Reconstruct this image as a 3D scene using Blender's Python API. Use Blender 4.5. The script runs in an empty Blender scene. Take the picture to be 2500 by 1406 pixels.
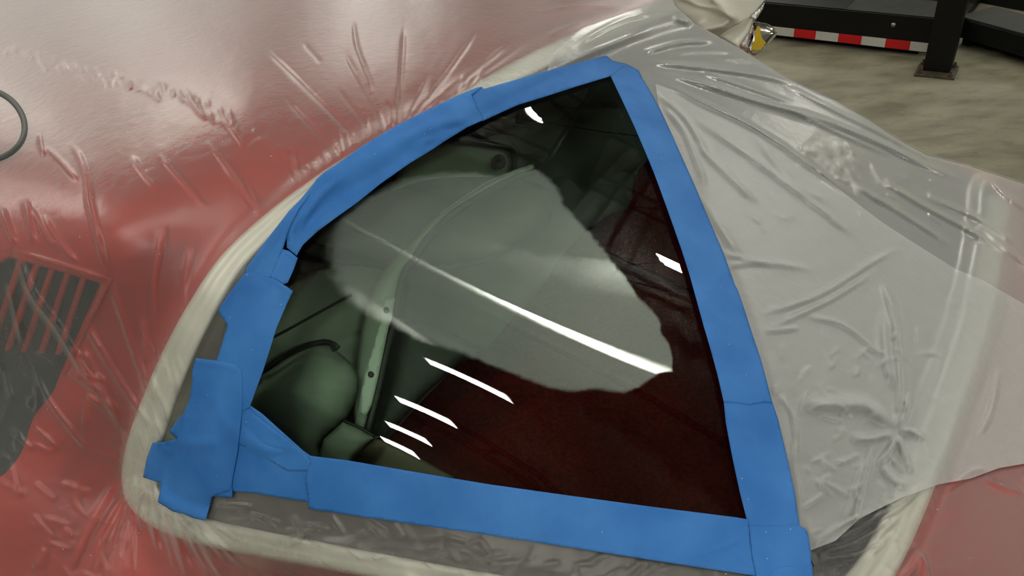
import bpy, bmesh, math, random
import numpy as np
from mathutils import Vector
from mathutils.geometry import delaunay_2d_cdt
SC = bpy.context.scene
COL = SC.collection
random.seed(4); RNG = np.random.default_rng(4)

# ------------------------------------------------------------------ camera / light / exposure
F, CX, CY = 1900.0, 1250.0, 703.0
PITCH, ROLL = math.radians(35), math.radians(6.4)
CAM = np.array([0.0, 0.0, 1.65])
SP, CP, SR, CR = math.sin(PITCH), math.cos(PITCH), math.sin(ROLL), math.cos(ROLL)
def ray(px, py):
    px = np.asarray(px, float); py = np.asarray(py, float)
    x = (px-CX)/F; y = -(py-CY)/F
    u = -SR*x+CR*y; v = CR*x+SR*y
    return np.stack([v, u*SP+CP, u*CP-SP], -1)
cam_data = bpy.data.cameras.new('camera'); cam = bpy.data.objects.new('camera', cam_data)
COL.objects.link(cam); SC.camera = cam
cam_data.sensor_width = 36.0; cam_data.lens = 36.0*F/2500.0; cam_data.clip_start = 0.02
from mathutils import Matrix
Xc = ray(CX+F, CY)-ray(CX, CY); Zc = -ray(CX, CY); Yc = ray(CX, CY-F)-ray(CX, CY)
M = Matrix((( Xc[0], Yc[0], Zc[0], CAM[0]), (Xc[1], Yc[1], Zc[1], CAM[1]), (Xc[2], Yc[2], Zc[2], CAM[2]), (0, 0, 0, 1)))
cam.matrix_world = M
world = bpy.data.worlds.new('world'); SC.world = world; world.use_nodes = True
world.node_tree.nodes['Background'].inputs[0].default_value = (0.55, 0.56, 0.5, 1)
world.node_tree.nodes['Background'].inputs[1].default_value = 0.05
vs = SC.view_settings
vs.view_transform = 'Standard'; vs.look = 'None'; vs.gamma = 1.0; vs.use_curve_mapping = False
vs.exposure = 1.5
LAMP_POWER = 38.0          # emission strength of the ceiling tubes
LAMP_COL = (1.0, 0.985, 0.89)
LAMP_Z = 5.5

# ------------------------------------------------------------------ materials
MATS = {}
def new_mat(name):
    m = bpy.data.materials.new(name); m.use_nodes = True; MATS[name] = m
    nt = m.node_tree; b = nt.nodes['Principled BSDF']
    return m, nt, b
def N(nt, t, **kw):
    n = nt.nodes.new(t)
    for k, v in kw.items():
        if hasattr(n, k): setattr(n, k, v)
        else: n.inputs[k].default_value = v
    return n
def simple(name, col, rough=0.5, metal=0.0, noise=0.0, nscale=30.0, bump=0.0, bscale=80.0, spec=0.5, coat=0.0, stretch=None):
    m, nt, b = new_mat(name); L = nt.links
    b.inputs['Base Color'].default_value = (*col, 1); b.inputs['Roughness'].default_value = rough
    b.inputs['Metallic'].default_value = metal; b.inputs['Specular IOR Level'].default_value = spec
    b.inputs['Coat Weight'].default_value = coat
    tc = N(nt, 'ShaderNodeTexCoord'); src = tc.outputs['Object']
    if stretch:
        mp = N(nt, 'ShaderNodeMapping'); mp.inputs['Scale'].default_value = stretch
        L.new(src, mp.inputs[0]); src = mp.outputs[0]
    if noise > 0:
        n = N(nt, 'ShaderNodeTexNoise'); n.inputs['Scale'].default_value = nscale; n.inputs['Detail'].default_value = 6
        r = N(nt, 'ShaderNodeValToRGB')
        r.color_ramp.elements[0].position = .3; r.color_ramp.elements[1].position = .7
        r.color_ramp.elements[0].color = tuple(c*(1-noise) for c in col)+(1,)
        r.color_ramp.elements[1].color = tuple(min(1, c*(1+noise)) for c in col)+(1,)
        L.new(src, n.inputs['Vector']); L.new(n.outputs['Fac'], r.inputs[0]); L.new(r.outputs[0], b.inputs['Base Color'])
    if bump > 0:
        n = N(nt, 'ShaderNodeTexNoise'); n.inputs['Scale'].default_value = bscale; n.inputs['Detail'].default_value = 4
        bp = N(nt, 'ShaderNodeBump'); bp.inputs['Strength'].default_value = bump; bp.inputs['Distance'].default_value = 0.004
        L.new(src, n.inputs['Vector']); L.new(n.outputs['Fac'], bp.inputs['Height']); L.new(bp.outputs[0], b.inputs['Normal'])
    return m
simple('red_paint', (0.50, 0.045, 0.032), rough=0.42, noise=0.06, nscale=4, spec=0.4)
simple('trim_metal', (0.80, 0.79, 0.69), rough=0.4, metal=0.1, noise=0.04)
simple('chrome', (0.86, 0.86, 0.84), rough=0.08, metal=1.0)
simple('crumpled_foil', (0.9, 0.9, 0.88), rough=0.08, metal=1.0, bump=1.0, bscale=260)
simple('mirror_silver', (0.9, 0.9, 0.92), rough=0.02, metal=1.0)
simple('black_rubber', (0.012, 0.014, 0.012), rough=0.45)
simple('dark_rubber', (0.05, 0.055, 0.045), rough=0.5)
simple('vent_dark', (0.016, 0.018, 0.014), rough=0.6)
simple('black_steel', (0.004, 0.0045, 0.004), rough=0.45, noise=0.3, nscale=9, bump=0.12, bscale=150, spec=.25)
simple('dark_floor_steel', (0.022, 0.023, 0.019), rough=0.6, noise=0.25, nscale=12, spec=.3)
simple('plate_steel', (0.06, 0.045, 0.03), rough=0.55, noise=0.4, nscale=40)
simple('zinc', (0.35, 0.34, 0.3), rough=0.3, metal=0.9)
simple('reflective_white', (0.55, 0.56, 0.50), rough=0.35, noise=0.04, nscale=60)
simple('reflective_red', (0.56, 0.008, 0.012), rough=0.35, noise=0.05, nscale=60)
simple('yellow_paint', (0.80, 0.55, 0.01), rough=0.4)
simple('ceiling_deck', (0.34, 0.34, 0.32), rough=0.6, noise=0.1, nscale=2)
simple('joist_steel', (0.05, 0.05, 0.045), rough=0.6)
simple('wall_paint', (0.17, 0.17, 0.155), rough=0.8, noise=0.05, nscale=1)
simple('lamp_housing', (0.5, 0.5, 0.48), rough=0.5)
simple('carpet_red', (0.105, 0.007, 0.006), rough=0.95, noise=0.45, nscale=160, bump=0.45, bscale=260, spec=0.03)
simple('vinyl_green', (0.30, 0.33, 0.28), rough=0.55, noise=0.06, nscale=30, bump=0.08, bscale=300)
simple('vinyl_tan', (0.20, 0.16, 0.11), rough=0.6, noise=0.08, nscale=30)
simple('vinyl_grey', (0.10, 0.105, 0.09), rough=0.6, noise=0.08, nscale=20)
simple('glint_cover_matte', (0.12, 0.105, 0.09), rough=0.7, noise=0.2, nscale=25)  # dull colour of the band added to hide lamp glints
simple('vinyl_dark', (0.045, 0.047, 0.04), rough=0.6, noise=0.1, nscale=20)
simple('headliner', (0.085, 0.088, 0.078), rough=0.8, noise=0.1, nscale=20)
simple('alu_plate', (0.42, 0.44, 0.40), rough=0.4, metal=0.2)

# concrete
def concrete():
    m, nt, b = new_mat('concrete'); L = nt.links
    tc = N(nt, 'ShaderNodeTexCoord')
    mp = N(nt, 'ShaderNodeMapping'); mp.inputs['Rotation'].default_value = (0, 0, math.radians(38)); mp.inputs['Scale'].default_value = (1.3, 2.9, 1)
    L.new(tc.outputs['Object'], mp.inputs[0])
    n1 = N(nt, 'ShaderNodeTexNoise'); n1.inputs['Scale'].default_value = 2.2; n1.inputs['Detail'].default_value = 9; n1.inputs['Roughness'].default_value = .62
    L.new(mp.outputs[0], n1.inputs['Vector'])
    r1 = N(nt, 'ShaderNodeValToRGB'); e = r1.color_ramp.elements
    e[0].position = .36; e[0].color = (.150, .138, .090, 1); e[1].position = .6; e[1].color = (.255, .240, .165, 1)
    L.new(n1.outputs['Fac'], r1.inputs[0])
    n2 = N(nt, 'ShaderNodeTexNoise'); n2.inputs['Scale'].default_value = 6; n2.inputs['Detail'].default_value = 12; n2.inputs['Roughness'].default_value = .72
    L.new(mp.outputs[0], n2.inputs['Vector'])
    r2 = N(nt, 'ShaderNodeValToRGB'); e = r2.color_ramp.elements
    e[0].position = .28; e[0].color = (.38, .36, .30, 1); e[1].position = .46; e[1].color = (1, 1, 1, 1)
    L.new(n2.outputs['Fac'], r2.inputs[0])
    mx = N(nt, 'ShaderNodeMixRGB', blend_type='MULTIPLY'); mx.inputs[0].default_value = .6
    L.new(r1.outputs[0], mx.inputs[1]); L.new(r2.outputs[0], mx.inputs[2])
    L.new(mx.outputs[0], b.inputs['Base Color'])
    b.inputs['Roughness'].default_value = .55
    bp = N(nt, 'ShaderNodeBump'); bp.inputs['Strength'].default_value = .2; bp.inputs['Distance'].default_value = .003
    L.new(n2.outputs['Fac'], bp.inputs['Height']); L.new(bp.outputs[0], b.inputs['Normal'])
concrete()

# blue crepe tape
def tape_mat():
    m, nt, b = new_mat('blue_tape'); L = nt.links
    tc = N(nt, 'ShaderNodeTexCoord')
    n = N(nt, 'ShaderNodeTexNoise'); n.inputs['Scale'].default_value = 380; n.inputs['Detail'].default_value = 3
    n2 = N(nt, 'ShaderNodeTexNoise'); n2.inputs['Scale'].default_value = 16; n2.inputs['Detail'].default_value = 5
    L.new(tc.outputs['Object'], n.inputs['Vector']); L.new(tc.outputs['Object'], n2.inputs['Vector'])
    r = N(nt, 'ShaderNodeValToRGB'); e = r.color_ramp.elements
    e[0].position = .3; e[0].color = (.026, .160, .500, 1); e[1].position = .7; e[1].color = (.055, .235, .640, 1)
    L.new(n2.outputs['Fac'], r.inputs[0])
    # dust specks of compound
    v = N(nt, 'ShaderNodeTexVoronoi'); v.inputs['Scale'].default_value = 70; v.inputs['Randomness'].default_value = 1
    L.new(tc.outputs['Object'], v.inputs['Vector'])
    lt = N(nt, 'ShaderNodeMath', operation='LESS_THAN'); lt.inputs[1].default_value = .035
    L.new(v.outputs['Distance'], lt.inputs[0])
    mx = N(nt, 'ShaderNodeMixRGB'); mx.inputs[2].default_value = (.6, .7, .8, 1)
    L.new(lt.outputs[0], mx.inputs[0]); L.new(r.outputs[0], mx.inputs[1]); L.new(mx.outputs[0], b.inputs['Base Color'])
    b.inputs['Roughness'].default_value = .62; b.inputs['Specular IOR Level'].default_value = .3
    bp = N(nt, 'ShaderNodeBump'); bp.inputs['Strength'].default_value = .25; bp.inputs['Distance'].default_value = .0006
    L.new(n.outputs['Fac'], bp.inputs['Height']); L.new(bp.outputs[0], b.inputs['Normal'])
tape_mat()

# translucent masking film: thin, scatters more when seen edge-on (longer path through the film)
def film_mat(name, a0, col=(.85, .87, .85), rough=.36, crinkle=.35, dust=True):
    m, nt, b = new_mat(name); L = nt.links; nt.nodes.remove(b)
    out = nt.nodes['Material Output']
    tc = N(nt, 'ShaderNodeTexCoord')
    n = N(nt, 'ShaderNodeTexNoise'); n.inputs['Scale'].default_value = 70; n.inputs['Detail'].default_value = 5; n.inputs['Roughness'].default_value = .6
    n.inputs['Distortion'].default_value = .4
    L.new(tc.outputs['Object'], n.inputs['Vector'])
    bp = N(nt, 'ShaderNodeBump'); bp.inputs['Strength'].default_value = crinkle; bp.inputs['Distance'].default_value = .002
    L.new(n.outputs['Fac'], bp.inputs['Height'])
    lw = N(nt, 'ShaderNodeLayerWeight'); lw.inputs['Blend'].default_value = .5
    L.new(bp.outputs[0], lw.inputs['Normal'])
    c = N(nt, 'ShaderNodeMath', operation='SUBTRACT'); c.inputs[0].default_value = 1.0; L.new(lw.outputs['Facing'], c.inputs[1])
    cm = N(nt, 'ShaderNodeMath', operation='MAXIMUM'); cm.inputs[1].default_value = .12; L.new(c.outputs[0], cm.inputs[0])
    iv = N(nt, 'ShaderNodeMath', operation='DIVIDE'); iv.inputs[0].default_value = 1.0; L.new(cm.outputs[0], iv.inputs[1])
    pw = N(nt, 'ShaderNodeMath', operation='POWER'); pw.inputs[0].default_value = 1-a0; L.new(iv.outputs[0], pw.inputs[1])
    al = N(nt, 'ShaderNodeMath', operation='SUBTRACT'); al.inputs[0].default_value = 1.0; L.new(pw.outputs[0], al.inputs[1])
    tr = N(nt, 'ShaderNodeBsdfTransparent')
    df = N(nt, 'ShaderNodeBsdfDiffuse'); df.inputs[0].default_value = (*col, 1)
    tl = N(nt, 'ShaderNodeBsdfTranslucent'); tl.inputs[0].default_value = (*col, 1)
    ms = N(nt, 'ShaderNodeMixShader'); ms.inputs[0].default_value = .35
    L.new(df.outputs[0], ms.inputs[1]); L.new(tl.outputs[0], ms.inputs[2])
    m1 = N(nt, 'ShaderNodeMixShader'); L.new(al.outputs[0], m1.inputs[0]); L.new(tr.outputs[0], m1.inputs[1]); L.new(ms.outputs[0], m1.inputs[2])
    fr = N(nt, 'ShaderNodeFresnel'); fr.inputs[0].default_value = 1.5
    gl = N(nt, 'ShaderNodeBsdfGlossy'); gl.inputs['Roughness'].default_value = rough; gl.inputs[0].default_value = (1, 1, 1, 1)
    for nd in (df, tl, gl, fr): L.new(bp.outputs[0], nd.inputs['Normal'])
    m2 = N(nt, 'ShaderNodeMixShader'); L.new(fr.outputs[0], m2.inputs[0]); L.new(m1.outputs[0], m2.inputs[1]); L.new(gl.outputs[0], m2.inputs[2])
    last = m2
    if dust:
        v = N(nt, 'ShaderNodeTexVoronoi'); v.inputs['Scale'].default_value = 45; L.new(tc.outputs['Object'], v.inputs['Vector'])
        lt = N(nt, 'ShaderNodeMath', operation='LESS_THAN'); lt.inputs[1].default_value = .028; L.new(v.outputs['Distance'], lt.inputs[0])
        dd = N(nt, 'ShaderNodeBsdfDiffuse'); dd.inputs[0].default_value = (.95, .93, .88, 1)
        m3 = N(nt, 'ShaderNodeMixShader'); L.new(lt.outputs[0], m3.inputs[0]); L.new(m2.outputs[0], m3.inputs[1]); L.new(dd.outputs[0], m3.inputs[2]); last = m3
    L.new(last.outputs[0], out.inputs['Surface'])
film_mat('film', .105)
film_mat('film_thick', .27, rough=.2, dust=True)
film_mat('film_second', .33, dust=False)
film_mat('film_milky', .97, col=(.82, .81, .70), rough=.5, crinkle=.1, dust=False)

# tinted car glass with a worn (haze) patch held in a mesh attribute
def glass_mat():
    m, nt, b = new_mat('car_glass'); L = nt.links; nt.nodes.remove(b)
    out = nt.nodes['Material Output']
    tr = N(nt, 'ShaderNodeBsdfTransparent'); tr.inputs[0].default_value = (.68, .82, .71, 1)
    gl = N(nt, 'ShaderNodeBsdfGlossy'); gl.inputs['Roughness'].default_value = .004
    fr = N(nt, 'ShaderNodeFresnel'); fr.inputs[0].default_value = 1.5
    clear = N(nt, 'ShaderNodeMixShader'); L.new(fr.outputs[0], clear.inputs[0]); L.new(tr.outputs[0], clear.inputs[1]); L.new(gl.outputs[0], clear.inputs[2])
    at = N(nt, 'ShaderNodeAttribute'); at.attribute_name = 'haze'
    tc = N(nt, 'ShaderNodeTexCoord')
    n = N(nt, 'ShaderNodeTexNoise'); n.inputs['Scale'].default_value = 90; n.inputs['Detail'].default_value = 5; L.new(tc.outputs['Object'], n.inputs['Vector'])
    sb = N(nt, 'ShaderNodeMath', operation='SUBTRACT'); sb.inputs[1].default_value = .5; L.new(n.outputs['Fac'], sb.inputs[0])
    ml = N(nt, 'ShaderNodeMath', operation='MULTIPLY_ADD'); ml.inputs[1].default_value = .5; L.new(sb.outputs[0], ml.inputs[0]); L.new(at.outputs['Fac'], ml.inputs[2])
    mr = N(nt, 'ShaderNodeMapRange'); mr.interpolation_type = 'SMOOTHSTEP'
    mr.inputs['From Min'].default_value = .25; mr.inputs['From Max'].default_value = .75; L.new(ml.outputs[0], mr.inputs['Value'])
    # ground-in scratches: brushed one way
    tg = N(nt, 'ShaderNodeTangent'); tg.direction_type = 'UV_MAP'; tg.uv_map = 'brush'
    g1 = N(nt, 'ShaderNodeBsdfAnisotropic'); g1.inputs['Roughness'].default_value = .066; g1.inputs['Anisotropy'].default_value = .94; g1.inputs['Rotation'].default_value = .25
    g2 = N(nt, 'ShaderNodeBsdfAnisotropic'); g2.inputs['Roughness'].default_value = .48; g2.inputs['Anisotropy'].default_value = .6; g2.inputs['Rotation'].default_value = .25
    for g in (g1, g2): L.new(tg.outputs[0], g.inputs['Tangent']); g.inputs[0].default_value = (.88, .95, .88, 1)
    gm = N(nt, 'ShaderNodeMixShader'); gm.inputs[0].default_value = .5; L.new(g1.outputs[0], gm.inputs[1]); L.new(g2.outputs[0], gm.inputs[2])
    dh = N(nt, 'ShaderNodeBsdfDiffuse'); dh.inputs[0].default_value = (.44, .56, .49, 1)
    hm = N(nt, 'ShaderNodeMixShader'); hm.inputs[0].default_value = .42; L.new(gm.outputs[0], hm.inputs[1]); L.new(dh.outputs[0], hm.inputs[2])
    hz = N(nt, 'ShaderNodeMixShader'); hz.inputs[0].default_value = .39; L.new(tr.outputs[0], hz.inputs[1]); L.new(hm.outputs[0], hz.inputs[2])
    fin = N(nt, 'ShaderNodeMixShader'); a2 = N(nt, 'ShaderNodeAttribute'); a2.attribute_name = 'haze_density'
    md_ = N(nt, 'ShaderNodeMath', operation='MULTIPLY'); L.new(mr.outputs[0], md_.inputs[0]); L.new(a2.outputs['Fac'], md_.inputs[1]); L.new(md_.outputs[0], fin.inputs[0]); L.new(clear.outputs[0], fin.inputs[1]); L.new(hz.outputs[0], fin.inputs[2])
    L.new(fin.outputs[0], out.inputs['Surface'])
glass_mat()

def emit_mat():
    m, nt, b = new_mat('lamp_tube'); nt.nodes.remove(b)
    e = N(nt, 'ShaderNodeEmission'); e.inputs[0].default_value = (*LAMP_COL, 1); e.inputs[1].default_value = LAMP_POWER
    nt.links.new(e.outputs[0], nt.nodes['Material Output'].inputs[0])
emit_mat()

# ------------------------------------------------------------------ object helpers
def link(o, parent=None):
    COL.objects.link(o)
    if parent: o.parent = parent
    return o
def tag(o, label=None, cat=None, group=None, kind=None):
    if label: o['label'] = label
    if cat: o['category'] = cat
    if group: o['group'] = group
    if kind: o['kind'] = kind
    return o
def empty(name, loc=(0, 0, 0), rz=0.0):
    o = bpy.data.objects.new(name, None); o.location = loc; o.rotation_euler = (0, 0, rz); o.empty_display_size = .1
    return link(o)
def mesh_obj(name, V, Fc, mat, parent=None, smooth=True):
    """V are world coordinates; a parent's own placement is taken off"""
    me = bpy.data.meshes.new(name)
    V = np.asarray(V, float)
    if parent is not None:
        bpy.context.view_layer.update()
        inv = np.array(parent.matrix_world.inverted())
        V = V @ inv[:3, :3].T + inv[:3, 3]
    me.from_pydata(V.tolist(), [], [tuple(int(i) for i in f) for f in Fc]); me.update()
    me.materials.append(MATS[mat])
    if smooth:
        for p in me.polygons: p.use_smooth = True
    o = bpy.data.objects.new(name, me)
    return link(o, parent)

class MB:
    def __init__(s): s.v = []; s.f = []
    def add(s, V, Fc):
        b = len(s.v); s.v += [tuple(map(float, p)) for p in V]; s.f += [tuple(b+i for i in f) for f in Fc]
    def hexa(s, c):   # 8 corners: bottom 4 (ccw), top 4
        s.add(c, [(3, 2, 1, 0), (4, 5, 6, 7), (0, 1, 5, 4), (1, 2, 6, 5), (2, 3, 7, 6), (3, 0, 4, 7)])
    def box(s, o, ax, ay, az):  # corner origin + three edge vectors
        o, ax, ay, az = map(np.asarray, (o, ax, ay, az))
        s.hexa([o, o+ax, o+ax+ay, o+ay, o+az, o+ax+az, o+ax+ay+az, o+ay+az])
    def tube(s, pts, r, n=10, cap=True):
        pts = [np.asarray(p, float) for p in pts]; k = len(pts); rr = r if hasattr(r, '__len__') else [r]*k
        V = []; up = np.array([0, 0, 1.0])
        for i, p in enumerate(pts):
            t = pts[min(i+1, k-1)]-pts[max(i-1, 0)]; t = t/(np.linalg.norm(t)+1e-9)
            a = np.cross(t, up if abs(t[2]) < .95 else np.array([1.0, 0, 0])); a /= np.linalg.norm(a); b = np.cross(t, a)
            for j in range(n):
                an = 2*math.pi*j/n; V.append(p+rr[i]*(a*math.cos(an)+b*math.sin(an)))
        Fc = [(i*n+j, i*n+(j+1) % n, (i+1)*n+(j+1) % n, (i+1)*n+j) for i in range(k-1) for j in range(n)]
        if cap: Fc += [tuple(range(n-1, -1, -1)), tuple(range((k-1)*n, k*n))]
        s.add(V, Fc)
    def build(s, name, mat, parent=None, smooth=False, bevel=0.0):
        o = mesh_obj(name, s.v, s.f, mat, parent, smooth)
        bm = bmesh.new(); bm.from_mesh(o.data); bmesh.ops.recalc_face_normals(bm, faces=bm.faces); bm.to_mesh(o.data); bm.free()
        if bevel > 0:
            md = o.modifiers.new('bevel', 'BEVEL'); md.width = bevel; md.segments = 2; md.limit_method = 'ANGLE'
        return o

# ------------------------------------------------------------------ 2-d outline helpers
def catmull(P, step=6.0, closed=False):
    P = [np.asarray(p, float) for p in P]; n = len(P); out = []
    for i in range(n if closed else n-1):
        p0 = P[(i-1) % n] if closed or i > 0 else 2*P[0]-P[1]
        p1 = P[i]; p2 = P[(i+1) % n]; p3 = P[(i+2) % n] if closed or i+2 < n else 2*P[-1]-P[-2]
        k = max(1, int(np.linalg.norm(p2-p1)/step))
        for j in range(k):
            t = j/k
            out.append(.5*((2*p1)+(-p0+p2)*t+(2*p0-5*p1+4*p2-p3)*t*t+(-p0+3*p1-3*p2+p3)*t**3))
    if not closed: out.append(P[-1])
    return np.array(out)
def densify(P, step=6.0, closed=True):
    P = [np.asarray(p, float) for p in P]; out = []
    n = len(P)
    for i in range(n if closed else n-1):
        a, b = P[i], P[(i+1) % n]; k = max(1, int(np.linalg.norm(b-a)/step))
        out += [a+(b-a)*j/k for j in range(k)]
    if not closed: out.append(P[-1])
    return np.array(out)
def inside(x, y, poly):
    poly = np.asarray(poly, float); r = np.zeros(x.shape, bool)
    x1, y1 = poly[:, 0], poly[:, 1]; x2, y2 = np.roll(x1, -1), np.roll(y1, -1)
    for a, b, c, d in zip(x1, y1, x2, y2):
        if b == d: continue
        cond = ((b > y) != (d > y))
        xi = (c-a)*(y-b)/(d-b)+a
        r ^= cond & (x < xi)
    return r
def seg_near(x, y, line, closed=False):
    """distance to a polyline, nearest point, arc parameter 0..1"""
    line = np.asarray(line, float)
    if closed: line = np.vstack([line, line[:1]])
    best = np.full(x.shape, 1e18); bx = np.zeros(x.shape); by = np.zeros(x.shape); bt = np.zeros(x.shape)
    L = np.linalg.norm(np.diff(line, axis=0), axis=1); cum = np.concatenate([[0], np.cumsum(L)]); tot = max(cum[-1], 1e-9)
    for i in range(len(line)-1):
        a, b = line[i], line[i+1]; d = b-a; q = max(d@d, 1e-12)
        t = np.clip(((x-a[0])*d[0]+(y-a[1])*d[1])/q, 0, 1)
        px = a[0]+t*d[0]; py = a[1]+t*d[1]; dd = (x-px)**2+(y-py)**2
        m = dd < best
        best = np.where(m, dd, best); bx = np.where(m, px, bx); by = np.where(m, py, by); bt = np.where(m, (cum[i]+t*L[i])/tot, bt)
    return np.sqrt(best), bx, by, bt

# value noise on the outline plane (for film and tape relief)
def vnoise(x, y, s, seed=0):
    X = x/s; Y = y/s; xi = np.floor(X).astype(int); yi = np.floor(Y).astype(int); fx = X-xi; fy = Y-yi
    fx = fx*fx*(3-2*fx); fy = fy*fy*(3-2*fy)
    def h(a, b):
        v = (a*374761393+b*668265263+seed*974634777) & 0xffffffff
        v = ((v ^ (v >> 13))*1274126177) & 0xffffffff
        return ((v ^ (v >> 16)) & 0xffff)/65535.0
    return (h(xi, yi)*(1-fx)+h(xi+1, yi)*fx)*(1-fy)+(h(xi, yi+1)*(1-fx)+h(xi+1, yi+1)*fx)*fy
def fbm(x, y, s, seed=0, oct=3):
    r = 0; a = 1; t = 0
    for k in range(oct): r = r+a*vnoise(x, y, s/2**k, seed+k*17); t += a; a *= .55
    return r/t-.5

# ------------------------------------------------------------------ the car's skin as one smooth surface
Q = (1.12634, -0.11329, 0.40694, -0.15906, 0.3511, -0.15554, 0.06059, -0.12154, 0.15867, -0.00132)
def wq(px, py):
    x = (np.asarray(px, float)-1300)/1000; y = (np.asarray(py, float)-750)/1000
    return Q[0]+Q[1]*x+Q[2]*y+Q[3]*x*x+Q[4]*x*y+Q[5]*y*y+Q[6]*x**3+Q[7]*x*x*y+Q[8]*x*y*y+Q[9]*y**3
LEFT_EDGE = [(1650, 18), (1560, 45), (1400, 108), (1250, 180), (1150, 234), (1000, 314), (860, 394), (748, 472), (648, 557), (560, 648), (491, 757), (430, 877), (382, 996), (348, 1102), (340, 1178), (362, 1228), (416, 1266), (500, 1298), (600, 1320), (800, 1358), (1000, 1396), (1200, 1432), (1500, 1482), (1850, 1530)]
RIGHT_EDGE = [(2040, 1510), (2128, 1406), (2200, 1270), (2262, 1120), (2320, 960), (2380, 780), (2415, 620), (2430, 530), (2432, 478)]
SIL = [(1640, -10), (1650, 15), (1666, 29), (1698, 58), (1750, 87), (1803, 116), (1860, 152), (1937, 199), (1985, 221), (2046, 249), (2140, 306), (2212, 353), (2284, 392), (2356, 426), (2421, 463), (2453, 479)]
GLASS_POLY = list(catmull(LEFT_EDGE, 15))+list(catmull(RIGHT_EDGE, 15))+list(SIL[::-1])[1:-2]
gx, gy = np.meshgrid(np.arange(330, 2700, 75), np.arange(20, 1640, 75)); gx = gx.ravel().astype(float); gy = gy.ravel().astype(float)
big = np.array(list(LEFT_EDGE)+[(1850, 1640), (2700, 1640), (2700, 560), (2430, 440)]+SIL[::-1])
k = inside(gx, gy, big); GX, GY = gx[k], gy[k]
ctrl = [(a, b, float(wq(a, b))) for a, b in zip(GX, GY)]
for p in LEFT_EDGE[::1]+SIL[2::2]: ctrl.append((p[0], p[1], float(wq(*p))))
for a, b, z in [(0, 0, 1.27), (500, 0, 1.29), (1000, 0, 1.275), (1350, 0, 1.238), (0, 300, 1.255), (300, 300, 1.272), (600, 250, 1.282), (300, 560, 1.225), (0, 600, 1.19), (150, 750, 1.13),
                (0, 900, 1.03), (200, 1000, 1.0), (0, 1250, .88), (250, 1270, .85), (0, 1406, .80), (400, 1406, .80), (700, 1470, .82), (-200, 1250, .86), (-200, 600, 1.17), (-250, 200, 1.25), (1200, 1560, .85), (-200, 1600, .72), (500, 1650, .70)]:
    r = ray(a, b); ctrl.append((a, b, float(r[2]/(z-CAM[2]))))
ctrl = np.array(ctrl)
CXY = ctrl[:, :2]/1000.0
def tps_k(r2): return .5*r2*np.log(r2+1e-12)
d2 = ((CXY[:, None]-CXY[None])**2).sum(-1)
n = len(CXY); A = np.zeros((n+3, n+3)); A[:n, :n] = tps_k(d2)+np.eye(n)*1e-6; A[:n, n] = 1; A[:n, n+1:] = CXY; A[n, :n] = 1; A[n+1:, :n] = CXY.T
TW = np.linalg.solve(A, np.concatenate([ctrl[:, 2], [0, 0, 0]]))
def w_tps(px, py):
    px = np.asarray(px, float); py = np.asarray(py, float); sh = px.shape; x = px.ravel()/1000; y = py.ravel()/1000; out = np.empty(x.shape)
    for i in range(0, len(x), 20000):
        xx = x[i:i+20000]; yy = y[i:i+20000]
        r2 = (xx[:, None]-CXY[:, 0])**2+(yy[:, None]-CXY[:, 1])**2
        out[i:i+20000] = tps_k(r2)@TW[:n]+TW[n]+TW[n+1]*xx+TW[n+2]*yy
    return np.clip(out, .28, 3).reshape(sh)
# cache the surface on a grid for speed
S0, S1, T0, T1, GS = -420, 2960, -420, 1840, 10
_gx = np.arange(S0, S1+1, GS); _gy = np.arange(T0, T1+1, GS); _GX, _GY = np.meshgrid(_gx, _gy)
WG = w_tps(_GX, _GY)
def wsurf(px, py):
    px = np.clip(np.asarray(px, float), S0, S1-GS-.01); py = np.clip(np.asarray(py, float), T0, T1-GS-.01)
    u = (px-S0)/GS; v = (py-T0)/GS; i = np.floor(u).astype(int); j = np.floor(v).astype(int)
    i = np.clip(i, 1, WG.shape[1]-3); j = np.clip(j, 1, WG.shape[0]-3); fu = u-i; fv = v-j
    def cub(t): return (-.5*t+t*t-.5*t**3, 1-2.5*t*t+1.5*t**3, .5*t+2*t*t-1.5*t**3, -.5*t*t+.5*t**3)
    cu = cub(fu); cv = cub(fv); r = 0
    for a in range(4):
        for b in range(4): r = r+cv[a]*cu[b]*WG[j+a-1, i+b-1]
    return r
def surf(px, py, h=0.0):
    """point of the car's skin seen along that ray, raised h metres towards the viewer side"""
    px = np.asarray(px, float); py = np.asarray(py, float)
    w = wsurf(px, py); r = ray(px, py); L = np.linalg.norm(r, axis=-1)
    e = 4.0
    a = ray(px+e, py)/wsurf(px+e, py)[..., None]-ray(px-e, py)/wsurf(px-e, py)[..., None]
    b = ray(px, py+e)/wsurf(px, py+e)[..., None]-ray(px, py-e)/wsurf(px, py-e)[..., None]
    nn = np.cross(a, b); nn /= np.linalg.norm(nn, axis=-1, keepdims=True)
    cs = np.abs((nn*r).sum(-1))/L
    t = 1/w-h/np.maximum(cs, .3)/L
    return CAM+r*t[..., None]
def at_depth(px, py, d):
    return CAM+ray(px, py)*np.asarray(d, float)[..., None]

def fix_facing(V, Fc):
    """wind faces so that they look at the viewer side"""
    Fc = np.asarray(Fc); a = V[Fc[:, 0]]; nrm = np.cross(V[Fc[:, 1]]-a, V[Fc[:, 2]]-a)
    if ((nrm*(CAM-a)).sum(-1) < 0).mean() > .5: Fc = Fc[:, ::-1]
    return Fc

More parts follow.
